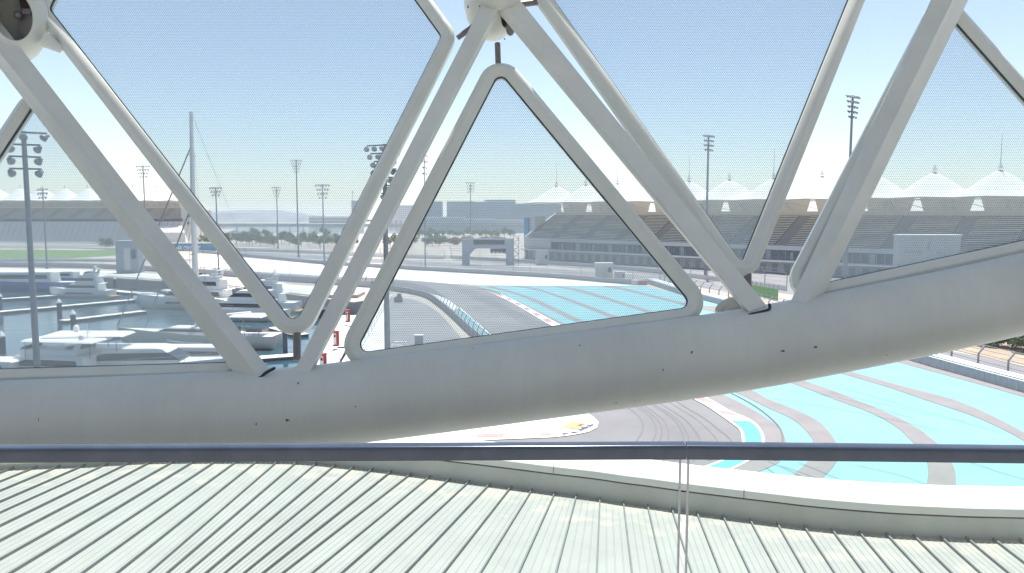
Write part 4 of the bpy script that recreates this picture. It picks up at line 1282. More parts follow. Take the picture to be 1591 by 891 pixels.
# marshal hut and cabins
def cabin(name, label, px, py, w, d_, h, m, roof=None):
    p = G(px, py)
    r = thing(name, label, 'cabin', tuple(p), rnd.uniform(-.2, .2))
    mb = MB(); mb.box((0, 0, h / 2), (w, d_, h)); mb.obj('body', m, r, bevel=.04)
    mb = MB(); mb.box((0, -d_ / 2 - .03, h * .45), (w * .28, .06, h * .7)); mb.obj('door', 'stand_wall', r)
    mb = MB(); mb.box((0, 0, h + .1), (w + .4, d_ + .4, .2)); mb.obj('roof', roof or m, r)
    mb = MB(); mb.box((w * .3, -d_ / 2 - .03, h * .6), (w * .22, .06, h * .3)); mb.obj('window', 'suite_glass', r)
    return r
cabin('marshal_hut', 'white marshal cabin behind the barrier in front of the big grandstand', 938, 433, 4.6, 2.5, 4.2, 'pale_ground')
cabin('marshal_hut', 'small grey cabinet right of the white marshal cabin', 963, 436, 2.4, 1.6, 2.2, 'stand_wall')
cabin('commentary_box', 'raised white box on the left foot of the big grandstand', 842, 412, 4.2, 3.0, 4.8, 'bld_white', 'galv')
cabin('service_block', 'plain grey service block at the far end of the lawn', 203, 424, 6.4, 5, 9.6, 'bld_grey')
for k, (x, y) in enumerate(((640, 424), (700, 415))): pass
p0 = A(1393, 366, 150); p1 = A(1486, 366, 150)
hut = thing('screen_back', 'big pale grey box wall in front of the right grandstand', 'screen', (p0.x, 150, 0), -.05)
wS = p1.x - p0.x
mb = MB()
for k in range(4): mb.box((wS * (k + .5) / 4, 0, p0.z / 2), (wS / 4 - .03, 2.4, p0.z))
mb.obj('panel', 'screen_wall', hut)
mb = MB(); mb.box((wS / 2, -.1, p0.z + .1), (wS + .3, 2.8, .18)); mb.obj('top_trim', 'white_paint', hut)
mb = MB()
for x, z, w, h in ((.1, .42, .16, .04), (.3, .42, .07, .06), (.62, .40, .08, .05)): mb.box((wS * x + w * wS / 2, -1.22, p0.z * (1 - .25 * (1 - z)) - 1.2), (wS * w, .05, h * 6))
mb.box((wS * .48, -1.22, p0.z - 2.0), (.3, .06, 1.4))
mb.obj('vents', 'bld_grey', hut)

# ================================================================= MARINA
ZW = -2.5
def pontoon(label, a, b, w, piles=()):
    a, b = G(*a, -2.0), G(*b, -2.0)
    r = thing('pontoon', label, 'pontoon', tuple((a + b) / 2 + Vector((0, 0, -.5))), math.atan2(b.y - a.y, b.x - a.x), 'floating pontoons')
    L = (b - a).length
    mb = MB(); mb.box((0, 0, .1), (L, w, .62)); mb.obj('float', 'pontoon_side', r)
    nseg = max(1, min(24, int(L / 2.5)))
    mb = MB(); mb.box((0, 0, .45), (L / nseg - .04, w + .12, .1)); me = mb.mesh('deck_plank', 'pontoon_top')
    for k in range(nseg): inst(me, 'deck_plank', r, (-L / 2 + (k + .5) * L / nseg, 0, 0))
    return r
pontoon('pontoon at the far left beside the quay wall', (-60, 432), (70, 427.5), 2.2)
pontoon('pontoon behind the motor yacht bow at the far left', (-40, 467), (87, 459), 2.2)
pontoon('long pontoon with the first capped pile at its middle', (-10, 485), (224, 464), 2.2)
pontoon('short pontoon between the two middle piles', (96, 498), (223, 483), 2.0)
pontoon('pontoon ahead of the sailing yacht bow', (113, 525), (196, 518.5), 2.0)
pontoon('pontoon under the motor yacht stern by the quay', (168, 451), (250, 458), 2.6)
pontoon('main pontoon crossing behind the yachts', (225, 462), (300, 470), 3.0)
pontoon('pontoon beside the sailing yacht stern right of the first strut', (396, 556), (462, 551), 2.2)
pontoon('pontoon right of the sailing yacht leading to the fuel dock', (425, 508), (470, 520), 2.2)
pontoon('wide white fuel dock with red pumps on it', (548, 490), (476, 600), 4.4)
for k, (x, y) in enumerate(((536, 545), (520, 582))):
    pass
pontoon('short finger of the fuel dock nearer the tube', (500, 572), (528, 571), 1.2)
pontoon('short finger of the fuel dock between two red pumps', (524, 541), (545, 539), 1.2)
pontoon('short finger of the fuel dock behind the farthest red pump', (541, 508), (552, 507), 1.2)
def pile(label, px, base_y, top_y, r=.42):
    b = G(px, base_y, ZW)
    H = A(px, top_y, b.y).z - ZW
    t = thing('mooring_pile', label, 'mooring pile', tuple(b), 0, 'mooring piles with white caps')
    mb = MB(); mb.cyl((0, 0, -3), (0, 0, H - .9), r, r, 14); mb.obj('post', 'pile_blue', t)
    mb = MB(); mb.cyl((0, 0, H - .9), (0, 0, H - .7), r * 1.15, r * 1.15, 14); mb.cyl((0, 0, H - .7), (0, 0, H), r * 1.1, .03, 14); mb.obj('cap', 'boat_white', t)
pile('mooring pile at the far left edge of the marina', 1, 486, 455)
pile('mooring pile at the end of the long pontoon, left of the two middle ones', 93, 497, 464, .45)
pile('mooring pile standing right of another in the middle of the basin', 115, 522, 481, .42)
pile('large mooring pile nearest the viewer at the left', 5, 560, 514, .42)
pile('mooring pile by the stern of the motor yacht', 179, 450, 429, .4)
pile('dark mooring pile right of the sailing yacht stern', 443.5, 553, 490, .34)
pile('short mooring pile against the quay wall', 344.5, 441.5, 425, .3)

def hull_mesh(L, B, H, m, flare=1.0, fine=2.0):
    st = 18
    vs, fs = [], []
    deck = []
    for i in range(st + 1):
        t = i / st
        x = (t - .5) * L
        b = B / 2 * (1 - max(0, (t - .42) / .58) ** fine) * (.86 + .14 * min(1, t / .25))
        zs = H * (.82 + .30 * t * t)
        xs = x + (t > .6) * (t - .6) * L * .10
        kz = -.45 + max(0, t - .85) * 3.0
        ring = [(xs, b * flare, zs), (xs, b * .97, zs * .62), (x, b * .86, .12), (x, b * .45, min(-.2, kz * .6)), (x, 0, min(kz, -.1)), (x, -b * .45, min(-.2, kz * .6)), (x, -b * .86, .12), (xs, -b * .97, zs * .62), (xs, -b * flare, zs)]
        vs += ring
        deck.append((xs, b * flare * .96, zs - .12))
    m_ = 9
    for i in range(st):
        for j in range(m_ - 1): fs.append([i * m_ + j, i * m_ + j + 1, (i + 1) * m_ + j + 1, (i + 1) * m_ + j])
    fs.append([j for j in range(m_)])
    mb = MB(); mb.add(vs, fs, 0, True)
    n0 = [(x, y, z) for x, y, z in deck] + [(x, -y, z) for x, y, z in deck]
    mb.add(n0, [[i, i + 1, st + 1 + i + 1, st + 1 + i] for i in range(st)], 1)
    return mb
def frus(mb, x0, x1, u0, u1, hw, hw2, z0, z1, mi=0):
    return mb.hexa([(x0, -hw, z0), (x1, -hw * .8, z0), (x1, hw * .8, z0), (x0, hw, z0)], [(u0, -hw2, z1), (u1, -hw2 * .75, z1), (u1, hw2 * .75, z1), (u0, hw2, z1)], mi)
def motor_yacht(label, pos, rz, L, B, H, tiers=2, hull='boat_white', fly=True, dome=True, bim=None):
    r = thing('motor_yacht', label, 'yacht', pos, rz)
    hull_mesh(L, B, H, hull).obj('hull', [hull, 'boat_white'], r, fix=True)
    mb = MB(); mb.box((-.02 * L, 0, H * .52), (.44 * L, B * 1.0, H * .13)); mb.obj('hull_window', 'boat_glass', r)
    z = H * .78
    hw = B * .40
    x0, x1 = -.34 * L, .27 * L
    for k in range(tiers):
        hh = L * .055 + .75
        mb = MB(); frus(mb, x0, x1, x0 + .25, x1 - hh * 1.35, hw, hw * .92, z, z + hh); cab = mb.obj('cabin', 'boat_white', r, bevel=.06)
        mb = MB(); frus(mb, x0 + .9, x1 - hh * .36, x0 + 1.1, x1 - hh * 1.02, hw * .992, hw * .955, z + hh * .38, z + hh * .78); mb.obj('window_band', 'boat_glass', cab)
        z += hh
        x0, x1, hw = x0 + L * .03, x1 - hh * 1.2 - L * .05, hw * .86
        mb = MB(); frus(mb, x0 - L * .06, x1 + L * .03, x0 - L * .05, x1 + L * .01, hw * 1.12, hw * 1.1, z + .002, z + .16); mb.obj('roof_overhang', 'boat_white', r, bevel=.05)
        z += .16
    if fly:
        mb = MB()
        for s_ in (-1, 1):
            mb.hexa([(x0 + .6, s_ * hw * .95, z), (x0 + 1.5, s_ * hw * .95, z), (x0 + 1.5, s_ * (hw * .95 - .15), z), (x0 + .6, s_ * (hw * .95 - .15), z)], [(x0 - .1, s_ * hw * .8, z + 1.7), (x0 + .5, s_ * hw * .8, z + 1.7), (x0 + .5, s_ * (hw * .8 - .15), z + 1.7), (x0 - .1, s_ * (hw * .8 - .15), z + 1.7)])
        mb.box((x0 + .2, 0, z + 1.75), (.8, hw * 1.7, .16)); mb.obj('radar_arch', 'boat_white', r)
        mb = MB(); frus(mb, x0 + .6, x1 + .4, x0 + .6, x1 - .1, hw, hw * .96, z, z + .65); mb.obj('flybridge', 'boat_white', r, bevel=.08)
        mb = MB(); frus(mb, x1 - .6, x1 + .2, x1 - .9, x1 - .5, hw * .85, hw * .8, z + .65, z + 1.1); mb.obj('windscreen', 'boat_glass', r)
        mb = MB(); mb.box((x0 + 1.4, 0, z + .78), (1.6, hw * 1.4, .35)); mb.obj('seat', 'boat_grey', r, bevel=.08)
        mb = MB(); mb.cyl((x0 + .2, 0, z + 1.8), (x0 + .2, 0, z + 3.6), .06, .03, 8); mb.box((x0 + .25, 0, z + 2.5), (.2, 1.3, .12)); mb.obj('mast', 'boat_white', r)
    if bim:
        mb = MB(); frus(mb, bim[0] * L, bim[1] * L, bim[0] * L + .2, bim[1] * L - .4, B * .40, B * .34, z + bim[2], z + bim[2] + .28); mb.obj('hardtop', 'boat_white', r, bevel=.1)
        for xx in (bim[0] * L + .5, bim[1] * L - .8):
            for s_ in (-1, 1): mb = MB(); mb.cyl((xx, s_ * B * .33, z - .4), (xx, s_ * B * .33, z + bim[2] + .02), .05, .05, 8); mb.obj('hardtop_post', 'galv', r)
    if dome:
        mb = MB(); mb.sphere((x0 + .4, hw * .45, z + 2.05), .38, 12, sc=(1, 1, 1.15)); mb.cyl((x0 + .4, hw * .45, z + 1.5), (x0 + .4, hw * .45, z + 1.8), .1, .1, 8); mb.obj('radar_dome', 'boat_white', r)
    mb = MB()
    ps = []
    for k in range(9):
        t = .5 + .5 * k / 8
        b = B / 2 * (1 - max(0, (t - .42) / .58) ** 2.0) * .94
        x = (t - .5) * L + (t > .6) * (t - .6) * L * .10
        ps.append((x, b, H * (.82 + .3 * t * t)))
    for s_ in (-1, 1):
        top = [(x, y * s_, z_ + .75) for x, y, z_ in ps]
        mb.tube(top, .035, 6)
        for x, y, z_ in top: mb.cyl((x, y, z_ - .8), (x, y, z_), .025, .025, 6)
    mb.obj('bow_rail', 'galv', r)
    mb = MB(); mb.box((-.5 * L - .5, 0, .35), (1.2, B * .8, .14)); mb.obj('swim_platform', 'boat_teak', r)
    return r
def wpos(px, py): p = G(px, py, ZW); return (p.x, p.y, ZW)
PI = math.pi
motor_yacht('white motor yacht with flybridge moored at the far left pontoon, bow to the left', wpos(128, 462), PI - .06, 15.5, 4.4, 2.3, 2)
motor_yacht('long dark blue yacht moored behind the far left pontoon', wpos(20, 452), PI + .02, 34, 6.0, 3.0, 1, hull='boat_blue', fly=False, dome=False)
motor_yacht('blue hulled yacht lying beside the quay, behind the flybridge yacht', wpos(85, 442), PI - .05, 20, 4.6, 2.4, 1, hull='boat_blue', fly=False, dome=False)
motor_yacht('white yacht whose long bow points left behind the first strut', wpos(300, 479), PI - .12, 24, 5.6, 2.7, 2, dome=False)
motor_yacht('white yacht with dark windows in the gap right of the first strut', wpos(372, 497), PI - .1, 19, 5.2, 2.5, 2, fly=False, dome=False)
motor_yacht('small white cabin boat against the quay wall', wpos(330, 446.5), PI / 2 + .3, 6.5, 2.4, 1.2, 1, fly=False, dome=False)
p = G(72, 598, ZW)
motor_yacht('white flybridge yacht at the lower left with a long hardtop', (p.x, p.y, ZW), PI - .12, 19, 5.2, 2.5, 1, bim=(-.40, .10, 1.5))
p = G(212, 592, ZW)
motor_yacht('big white motor yacht nearest the viewer, its long foredeck pointing right', (p.x, p.y, ZW), .05, 25, 6.0, 2.7, 1, fly=False, bim=(-.40, -.02, 1.35))
p = G(285, 573, ZW)
motor_yacht('slim white yacht lying between the sailing yacht and the nearest one', (p.x, p.y, ZW), PI - .03, 19, 4.2, 1.5, 1, fly=False, dome=False)
p = G(-20, 600, ZW)
motor_yacht('white boat cut off by the left edge of the picture', (p.x, p.y, ZW), PI - .2, 14, 4.2, 2.2, 1, fly=False, dome=False)
motor_yacht('white yacht with a tall flybridge farthest back right of the first strut', wpos(392, 484), PI - .1, 20, 5.2, 2.6, 2)
motor_yacht('small white boat tied to the main pontoon near the quay', wpos(258, 466), PI - .5, 8, 2.8, 1.4, 1, fly=False, dome=False)
motor_yacht('little white boat left of the one on the main pontoon', wpos(226, 470), PI - .4, 7, 2.6, 1.3, 1, fly=False, dome=False)

# sailing yacht
sb_ = wpos(312, 538)
rz = PI - .09
sy = thing('sailing_yacht', 'large sailing yacht with a very tall mast and cream hull', 'yacht', sb_, rz)
L_, B_, H_ = 25, 5.8, 2.5
hull_mesh(L_, B_, H_, 'boat_cream', fine=1.7).obj('hull', ['boat_cream', 'boat_white'], sy, fix=True)
mb = MB(); frus(mb, -5, 7.5, -4.6, 4.2, 1.9, 1.5, H_ * .85, H_ * .85 + .95); mb.obj('coachroof', 'boat_white', sy, bevel=.08)
mb = MB(); frus(mb, -3.5, 6.2, -3.4, 5.0, 1.87, 1.72, H_ * .85 + .34, H_ * .85 + .72); mb.obj('window_band', 'boat_glass', sy)
mb = MB(); frus(mb, -10.8, -5.4, -10.6, -5.8, 2.3, 2.1, H_ + 2.3, H_ + 2.55); mb.obj('bimini', 'boat_white', sy, bevel=.08)
mb = MB()
for x in (-10.2, -8.0, -6.0):
    for s_ in (-1, 1): mb.cyl((x, s_ * 2.0, H_ * .8), (x, s_ * 2.0, H_ + 2.32), .045, .045, 8)
mb.obj('bimini_posts', 'galv', sy)
mb = MB(); mb.box((-9.2, 0, H_ + .28), (2.6, 3.0, .55)); mb.box((-6.4, 1.1, H_ + .4), (1.0, .9, .9)); mb.obj('cockpit_seat', 'boat_grey', sy, bevel=.1)
mb = MB(); mb.tube([(-7.6, -1.3, H_ + .1), (-7.6, -1.3, H_ + .9)], .06, 8)
for k in range(12):
    a0, a1 = 2 * PI * k / 12, 2 * PI * (k + 1) / 12
    mb.cyl((-7.7, -1.3 + .5 * math.cos(a0), H_ + .9 + .5 * math.sin(a0)), (-7.7, -1.3 + .5 * math.cos(a1), H_ + .9 + .5 * math.sin(a1)), .03, .03, 6)
mb.obj('wheel', 'galv', sy)
mtop = A(306, 174, sb_[1]).z - ZW
mxw = A(301, 350, sb_[1]).x - sb_[0]
mx_ = -mxw
mb = MB(); mb.tube([(mx_, 0, H_ * .8), (mx_, 0, mtop * .6), (mx_ - .25, 0, mtop)], [.44, .40, .26], 14); mb.obj('mast', 'boat_white', sy)
mb = MB(); mb.cyl((mx_ - .4, 0, H_ + 2.0), (mx_ - 8.6, 0, H_ + 2.9), .2, .16, 10); mb.obj('boom', 'boat_white', sy)
mb = MB()
for zz in (mtop * .4, mtop * .62, mtop * .82): mb.cyl((mx_, -1.5, zz), (mx_, 1.5, zz), .05, .05, 8)
mb.obj('spreader', 'galv', sy)
mb = MB()
mb.cyl((mx_ - .1, 0, mtop * .86), (L_ * .54, 0, H_ * 1.15), .10, .10, 6); mb.obj('forestay', 'boat_grey', sy)
mb = MB(); mb.cyl((mx_, 0, mtop * .62), (L_ * .36, 0, H_ * 1.05), .10, .10, 6); mb.obj('inner_stay', 'boat_grey', sy)
mb = MB()
for s_ in (-1, 1):
    mb.cyl((mx_ - .2, s_ * .1, mtop * .97), (mx_ - .6, s_ * 2.7, H_), .025, .025, 5); mb.cyl((mx_, s_ * 1.5, mtop * .62), (mx_ - .4, s_ * 2.7, H_), .025, .025, 5)
mb.cyl((mx_ - .25, 0, mtop), (-L_ * .49, 0, H_), .03, .03, 5)
mb.obj('shrouds', 'galv', sy)
mb = MB()
for s_ in (-1, 1):
    rail = []
    for k in range(15):
        t = k / 14
        b = B_ / 2 * (1 - max(0, (t - .42) / .58) ** 1.7) * .93
        rail.append(((t - .5) * L_ + (t > .6) * (t - .6) * L_ * .1, s_ * b, H_ * (.82 + .3 * t * t) + .65))
    mb.tube(rail, .025, 5)
    for x, y, z in rail: mb.cyl((x, y, z - .7), (x, y, z), .02, .02, 5)
mb.obj('guard_wire', 'galv', sy)
# tender alongside
p = G(292, 541, ZW)
td = thing('tender', 'small white tender with a dark outboard engine beside the sailing yacht', 'dinghy', (p.x, p.y, ZW), PI - .05)
hull_mesh(6.2, 2.1, .95, 'boat_white', fine=1.6).obj('hull', ['boat_white', 'boat_grey'], td, fix=True)
mb = MB(); mb.tube([(-2.9, 1.0, .9), (0.5, 1.1, .98), (2.6, .6, 1.15), (3.3, 0, 1.25), (2.6, -.6, 1.15), (.5, -1.1, .98), (-2.9, -1.0, .9)], .2, 10); mb.obj('tube_collar', 'boat_white', td)
mb = MB(); mb.box((-.3, 0, 1.2), (.8, .9, .9)); mb.obj('console', 'boat_white', td, bevel=.06)
mb = MB(); mb.box((-3.2, 0, 1.2), (.7, .5, .8)); mb.box((-3.3, 0, .4), (.25, .2, 1.2)); mb.obj('outboard', 'boat_glass', td, bevel=.08)

# red pumps
for (x, y, l) in ((540, 505, 'red and white fuel pump farthest along the fuel dock'), (522, 543, 'red and white fuel pump in the middle of the fuel dock'), (502, 583, 'red and white fuel pump nearest, just above the tube')):
    p = G(x, y, -2.0)
    r = thing('fuel_pump', l, 'fuel pump', (p.x, p.y, -1.5), -.5, 'fuel pumps on the dock')
    mb = MB(); mb.box((0, 0, .06), (.9, .8, .12)); mb.box((0, .1, 1.1), (.72, .5, 1.9)); mb.box((0, 0, 2.15), (.8, .7, .24)); mb.obj('body', 'red_box', r, bevel=.03)
    mb = MB(); mb.box((0, -.16, 1.05), (.46, .06, 1.7)); mb.obj('front_plate', 'boat_white', r)
    mb = MB(); mb.box((0, -.2, 1.5), (.3, .04, .3)); mb.obj('display', 'boat_glass', r)
# gangway and footbridge
a, b = G(604, 458, 0.4), G(530, 582, -.2)
gw = thing('gangway', 'long white gangway sloping beside the fuel dock', 'gangway', tuple(a))
mb = MB(); mb.bar(Vector((0, 0, 0)), b - a, 1.6, .25); mb.obj('deck', 'boat_white', gw)
mb = MB()
for s_ in (-.75, .75):
    d = (b - a).normalized(); u = Vector((-d.y, d.x, 0)).normalized() * s_
    mb.bar(u + Vector((0, 0, 1.0)), b - a + u + Vector((0, 0, 1.0)), .07)
    for k in range(17): q = (b - a) * (k / 16) + u; mb.bar(q, q + Vector((0, 0, 1.0)), .05)
mb.obj('handrail', 'galv', gw)
fb = thing('footbridge', 'pale stone footbridge with a dark arch beside the fuel dock', 'bridge', tuple(G(525, 470)))
o_ = fb.location
mb = MB()
pa, pb = G(498, 458) - o_, G(566, 458) - o_
mb.box(((pa.x + pb.x) / 2, (pa.y + pb.y) / 2 - 3, -.1), (pb.x - pa.x, 8, 1.5)); mb.obj('span', 'quay_stone', fb)
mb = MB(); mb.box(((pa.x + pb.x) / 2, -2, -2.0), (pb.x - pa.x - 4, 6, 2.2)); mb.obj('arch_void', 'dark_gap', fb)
mb = MB()
for k in range(14):
    x = pa.x + (pb.x - pa.x) * k / 13; mb.box((x, (pa.y + pb.y) / 2 - 6.8, 1.2), (.06, .06, 1.2))
mb.box(((pa.x + pb.x) / 2, (pa.y + pb.y) / 2 - 6.8, 1.8), (pb.x - pa.x, .07, .07)); mb.obj('handrail', 'galv', fb)
# service cabinet and lamp near gate
p = G(651, 541)
mb = MB(); mb.box((0, 0, .85), (1.1, .7, 1.7)); mb.box((0, 0, 1.75), (1.2, .8, .1), mi=1)
cb = mb.obj('service_cabinet', ['block_concrete', 'white_paint'], bevel=.02); cb.location = p; tag(cb, 'small grey service cabinet on the road below the middle panel', 'cabinet')
p = G(619, 470)
mb = MB(); mb.box((0, 0, .6), (1.6, 1.0, 1.2)); mb.box((.2, 0, 1.5), (.8, .8, .6))
cb = mb.obj('service_cabinet', 'galv', bevel=.02); cb.location = p; tag(cb, 'small grey cabinet beside the curved wall start', 'cabinet')
mb = MB()
for k in range(9):
    for j in range(2):
        if rnd.random() < .8: mb.box(tuple(G(608 + k * 2.1 + j * 5, 536.5 - j * 5.5, .07)), (.28, .5, .004))
mb.obj('worn_lettering', 'white_paint', kind='structure')

# ================================================================= VEGETATION
def tree_proto(name, label, leaf, H, cw, nl, seed, lsz, cat='tree', trunk=True):
    rr = random.Random(seed)
    r = thing(name, label, cat, (0, 0, -500))
    if trunk:
        mb = MB()
        mb.tube([(0, 0, -.2), (.1, 0, H * .3), (0, .1, H * .6)], [.05 * H * .45, .04 * H * .4, .02 * H * .4], 8)
        for k in range(5):
            a = rr.uniform(0, 6.28)
            mb.tube([(0, 0, H * (.25 + k * .06)), (math.cos(a) * cw * .22, math.sin(a) * cw * .22, H * (.5 + k * .05)), (math.cos(a) * cw * .36, math.sin(a) * cw * .36, H * (.62 + k * .05))], [.015 * H, .01 * H, .004 * H], 6)
        mb.obj('trunk', 'bark', r)
    mb = MB()
    clumps = []
    for k in range(11):
        a = rr.uniform(0, 6.28); rad = rr.uniform(.08, .36) * cw
        clumps.append((math.cos(a) * rad, math.sin(a) * rad, H * rr.uniform(.38, .86) if trunk else H * rr.uniform(.2, .72), cw * rr.uniform(.13, .24)))
    for k in range(nl):
        cx, cy, cz, cr = rr.choice(clumps)
        d = Vector((rr.gauss(0, 1), rr.gauss(0, 1), rr.gauss(0, 1))).normalized() * cr * rr.uniform(.5, 1.1)
        c = Vector((cx, cy, cz)) + Vector((d.x, d.y, d.z * .8))
        u = Vector((rr.gauss(0, 1), rr.gauss(0, 1), rr.gauss(0, .6))).normalized(); v = u.cross(Vector((rr.gauss(0, 1), rr.gauss(0, 1), rr.gauss(0, 1)))).normalized()
        s_ = lsz * rr.uniform(.6, 1.3)
        mb.add([c - u * s_, c + v * s_ * .5, c + u * s_, c - v * s_ * .5], [[0, 1, 2, 3]])
    mb.obj('crown', leaf, r)
    return r
PT = [tree_proto('broadleaf_tree', '', 'leaf_a', 7, 7.5, 650, 1, .42), tree_proto('broadleaf_tree', '', 'leaf_b', 6, 7, 600, 2, .4), tree_proto('broadleaf_tree', '', 'leaf_b', 8, 6.4, 600, 3, .4)]
SH = [tree_proto('shrub', '', 'leaf_b', 3.4, 5.0, 420, 4, .3, 'shrub', False), tree_proto('shrub', '', 'leaf_red', 3.2, 5.5, 420, 5, .3, 'shrub', False), tree_proto('shrub', '', 'leaf_a', 2.6, 4.2, 420, 6, .24, 'shrub', False)]
used = set()
ORD = 'first second third fourth fifth sixth seventh eighth ninth tenth eleventh twelfth thirteenth fourteenth fifteenth sixteenth seventeenth eighteenth nineteenth twentieth'.split()
def nth(k):
    if k < 20: return ORD[k]
    t, u = divmod(k + 1, 10)
    b = ['', '', 'twenty', 'thirty'][t]
    return (b + '-' + ORD[u - 1]) if u else ['', '', 'twentieth', 'thirtieth'][t]
def plant(proto, px, py, s_, label, group, Y=None):
    p = G(px, py)
    if proto.name in used:
        o = dup(proto, tuple(p), rnd.uniform(0, 6.2), label, s_)
    else:
        used.add(proto.name); o = proto
        o.location = p; o.rotation_euler = (0, 0, rnd.uniform(0, 6.2)); o.scale = (s_,) * 3; o['label'] = label
    o['group'] = group
    return o
gA = 'trees behind the white run-off'
for k in range(34):
    x = 352 + k * 5.9 + rnd.uniform(-3, 3)
    plant(PT[k % 3], x, rnd.uniform(379, 386), rnd.uniform(.8, 1.3), nth(k) + ' tree from the left in the row behind the white run-off', gA)
gB = 'trees in the gap beside the second strut'
for k, (x, y, s_) in enumerate(((606, 386, 1.1), (618, 383, 1.2), (628, 385, 1.0), (640, 384, 1.3), (672, 383, 1.2), (682, 385, 1.0), (690, 382, .9))):
    plant(PT[rnd.randrange(3)], x, y, s_, nth(k) + ' tree from the left beside the lagoon either side of the second strut', gB)
gC = 'shrubs by the lagoon left of the gantry'
for k in range(22):
    x = 660 + k * 6.3 + rnd.uniform(-3, 3)
    plant(SH[1 if k % 3 else 0], x, rnd.uniform(375, 383), rnd.uniform(1.0, 1.5), nth(k) + (' reddish' if k % 3 else ' green') + ' shrub from the left in the thicket left of the gantry', gC)
for k in range(16):
    x = 652 + k * 9.4
    plant(PT[k % 3], x, rnd.uniform(368, 371), rnd.uniform(.8, 1.1), nth(k) + ' tree from the left along the lagoon shore behind the gantry', 'trees along the lagoon shore')
plant(PT[0], 165, 389, 1.0, 'single round tree at the end of the lawn', 'trees by the lawn')
for k, x in enumerate((318, 326, 340, 348)):
    plant(PT[k % 3], x, 382, 1.0, nth(k) + ' tree from the left beside the far left grandstand end block', 'trees by the far left stand')
gD = 'shrubs on the sandy bank at the right edge'
for k in range(16):
    x = 1508 + k * 12 + rnd.uniform(-4, 4)
    plant(SH[2 if k % 2 else 0], x, 541 + (k - 4) * 1.7 + rnd.uniform(-4, 4), rnd.uniform(.75, 1.1), nth(k) + ' shrub from the left on the sandy bank at the right edge', gD)
sheet('sandy_bank', [(1440, 535), (1500, 548), (1591, 567), (1760, 600), (1760, 520), (1440, 500)], 0.03, 'dry_sand')
sheet('access_road', [(1400, 532), (1500, 550), (1591, 570), (1760, 605), (1760, 640), (1591, 596), (1500, 573), (1400, 548)], 0.05, 'service_asphalt')

# ================================================================= FAR SHORE
def block(name, label, pxa, pxb, ytop, Y, depth, m, band_m=None, floors=0, cols=0, win='bld_glass'):
    a, b = A(pxa, ytop, Y), A(pxb, ytop, Y)
    H = a.z - .6
    w = b.x - a.x
    r = thing(name, label, 'building', ((a.x + b.x) / 2, Y, .6))
    mb = MB(); mb.box((0, depth / 2, H / 2), (w, depth, H)); mb.obj('wall', m, r)
    if floors and not cols:
        me = None
        mb = MB(); mb.box((0, -.4, 0), (w * 1.005, .9, H / floors * .34)); me = mb.mesh('floor_band', band_m)
        for k in range(floors): inst(me, 'floor_band', r, (0, 0, (k + .9) * H / floors))
    if cols:
        mb = MB(); mb.box((0, 0, 0), (w / cols * .55, .5, H / floors * .5)); me = mb.mesh('window', win)
        for k in range(floors):
            for j in range(cols): inst(me, 'window', r, (-w / 2 + (j + .5) * w / cols, 0, (k + .5) * H / floors))
    mb = MB(); mb.box((0, depth / 2, H + .8), (w * .985, depth * .98, 1.5)); mb.obj('roof', band_m or m, r)
    return r
block('office_block', 'blue glass block across the lagoon, left part with a notch beside it', 649, 686, 314.5, 1340, 30, 'bld_glass', 'bld_band', 11)
block('office_block', 'blue glass block across the lagoon right of the notch', 694, 738, 314.5, 1330, 30, 'bld_glass', 'bld_band', 11)
block('office_block', 'long blue glass block across the lagoon with the tallest centre', 736, 800, 315, 1320, 34, 'bld_glass', 'bld_band', 11)
block('office_block', 'raised roof floor on the long blue block', 753, 801, 312, 1345, 20, 'bld_grey', 'bld_grey', 0)
block('office_block', 'blue glass block partly behind the end of the right grandstand', 801, 872, 318, 1330, 34, 'bld_glass', 'bld_band', 10)
block('apartment_block', 'white apartment block across the lagoon with a grid of windows', 614, 648, 320.5, 1360, 30, 'bld_white', 'bld_white', 8, 12)
block('apartment_block', 'low white block left of the white apartment block', 596, 613, 330, 1380, 24, 'bld_white', 'bld_white', 4, 7)
block('tower_block', 'grey tower at the left of the large diamond frame edge', 546, 562, 313.5, 1450, 20, 'bld_grey', 'bld_band', 9)
block('low_terrace', 'low waterside terrace in front of the blue blocks', 650, 722, 338.5, 1290, 16, 'bld_grey', 'bld_white', 3)
block('low_terrace', 'low waterside terrace under the middle blue block', 722, 770, 341, 1288, 16, 'bld_grey', 'bld_white', 2)
block('low_terrace', 'low waterside terrace at the right end of the shore', 770, 830, 343, 1290, 16, 'bld_grey', 'bld_white', 2)
block('low_terrace', 'low grey sheds across the water between the lighting masts', 480, 545, 338, 1420, 20, 'bld_grey', 'bld_white', 2)
block('low_terrace', 'low white houses across the water below the white apartment block', 590, 648, 342.5, 1300, 14, 'bld_white', 'bld_white', 2, 8)
ct = thing('radio_mast', 'thin lattice mast on the grey far tower', 'mast', tuple(A(548, 313.5, 1440)))
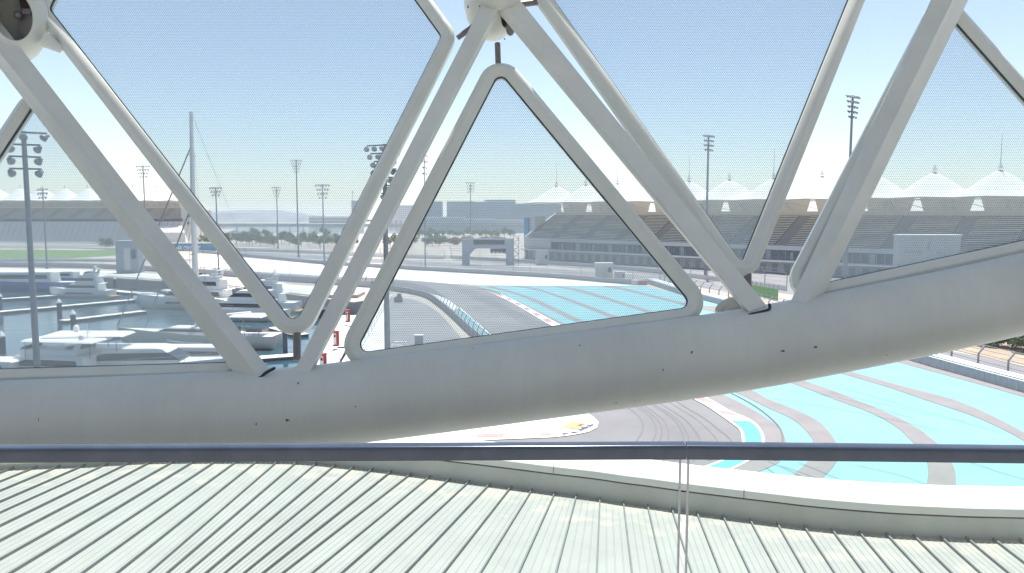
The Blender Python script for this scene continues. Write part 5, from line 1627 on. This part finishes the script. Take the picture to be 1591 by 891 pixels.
mb = MB(); mb.bar((0, 0, 0), (0, 0, 22), .9); mb.bar((-2.5, 0, 17), (4.5, 0, 17), .8); mb.obj('frame', 'bld_grey', ct)
# long flat hill
mb = MB()
prof = [(300, 329), (330, 328), (352, 326.8), (420, 327), (435, 329.5), (460, 334), (478, 335), (486, 339), (510, 341), (560, 342)]
va, vb, vc = [], [], []
for x, y in [(200, 333), (260, 330)] + prof:
    p = A(x, y, 1600)
    va.append(Vector((p.x, 1520, .5))); vb.append(Vector((p.x, 1580, .5 + (p.z - .5) * .8 + rnd.uniform(-1, 1)))); vc.append(Vector((p.x, 1680, p.z)))
vd = [Vector((v.x, 2100, .5)) for v in va]
k_ = len(va)
mb.add(va + vb + vc + vd, [[r_ * k_ + i, r_ * k_ + i + 1, (r_ + 1) * k_ + i + 1, (r_ + 1) * k_ + i] for r_ in range(3) for i in range(k_ - 1)], 0)
mb.obj('hill', 'hill', kind='structure')
cw_ = thing('causeway', 'long low causeway railing across the lagoon at the left', 'causeway', (A(440, 350, 1000).x, 1000, -2.5))
p0, p1 = A(330, 350, 1000), A(556, 352, 1000)
mb = MB(); mb.box((0, 0, 4.4), (p1.x - p0.x, 6, .9)); mb.obj('deck', 'bld_grey', cw_)
mb = MB(); mb.cyl((0, 0, -3), (0, 0, 4.0), .7, .7, 8); me = mb.mesh('pier', 'bld_grey')
for k in range(12): inst(me, 'pier', cw_, ((k / 11 - .5) * (p1.x - p0.x), 0, 0))

# ================================================================= HAZE
hz = MB(); hz.box((0, 2870, 27), (18200, 6400, 68))
hm = bpy.data.materials.new('haze_air'); hm.use_nodes = True
hn = hm.node_tree; hn.nodes.clear()
ov = hn.nodes.new('ShaderNodeOutputMaterial'); pv = hn.nodes.new('ShaderNodeVolumePrincipled')
pv.inputs['Color'].default_value = (0.93, 0.96, 0.985, 1); pv.inputs['Density'].default_value = 0.00022; pv.inputs['Anisotropy'].default_value = 0.2
hn.links.new(pv.outputs[0], ov.inputs['Volume'])
M['haze_air'] = hm
hz.obj('haze', 'haze_air', kind='stuff')
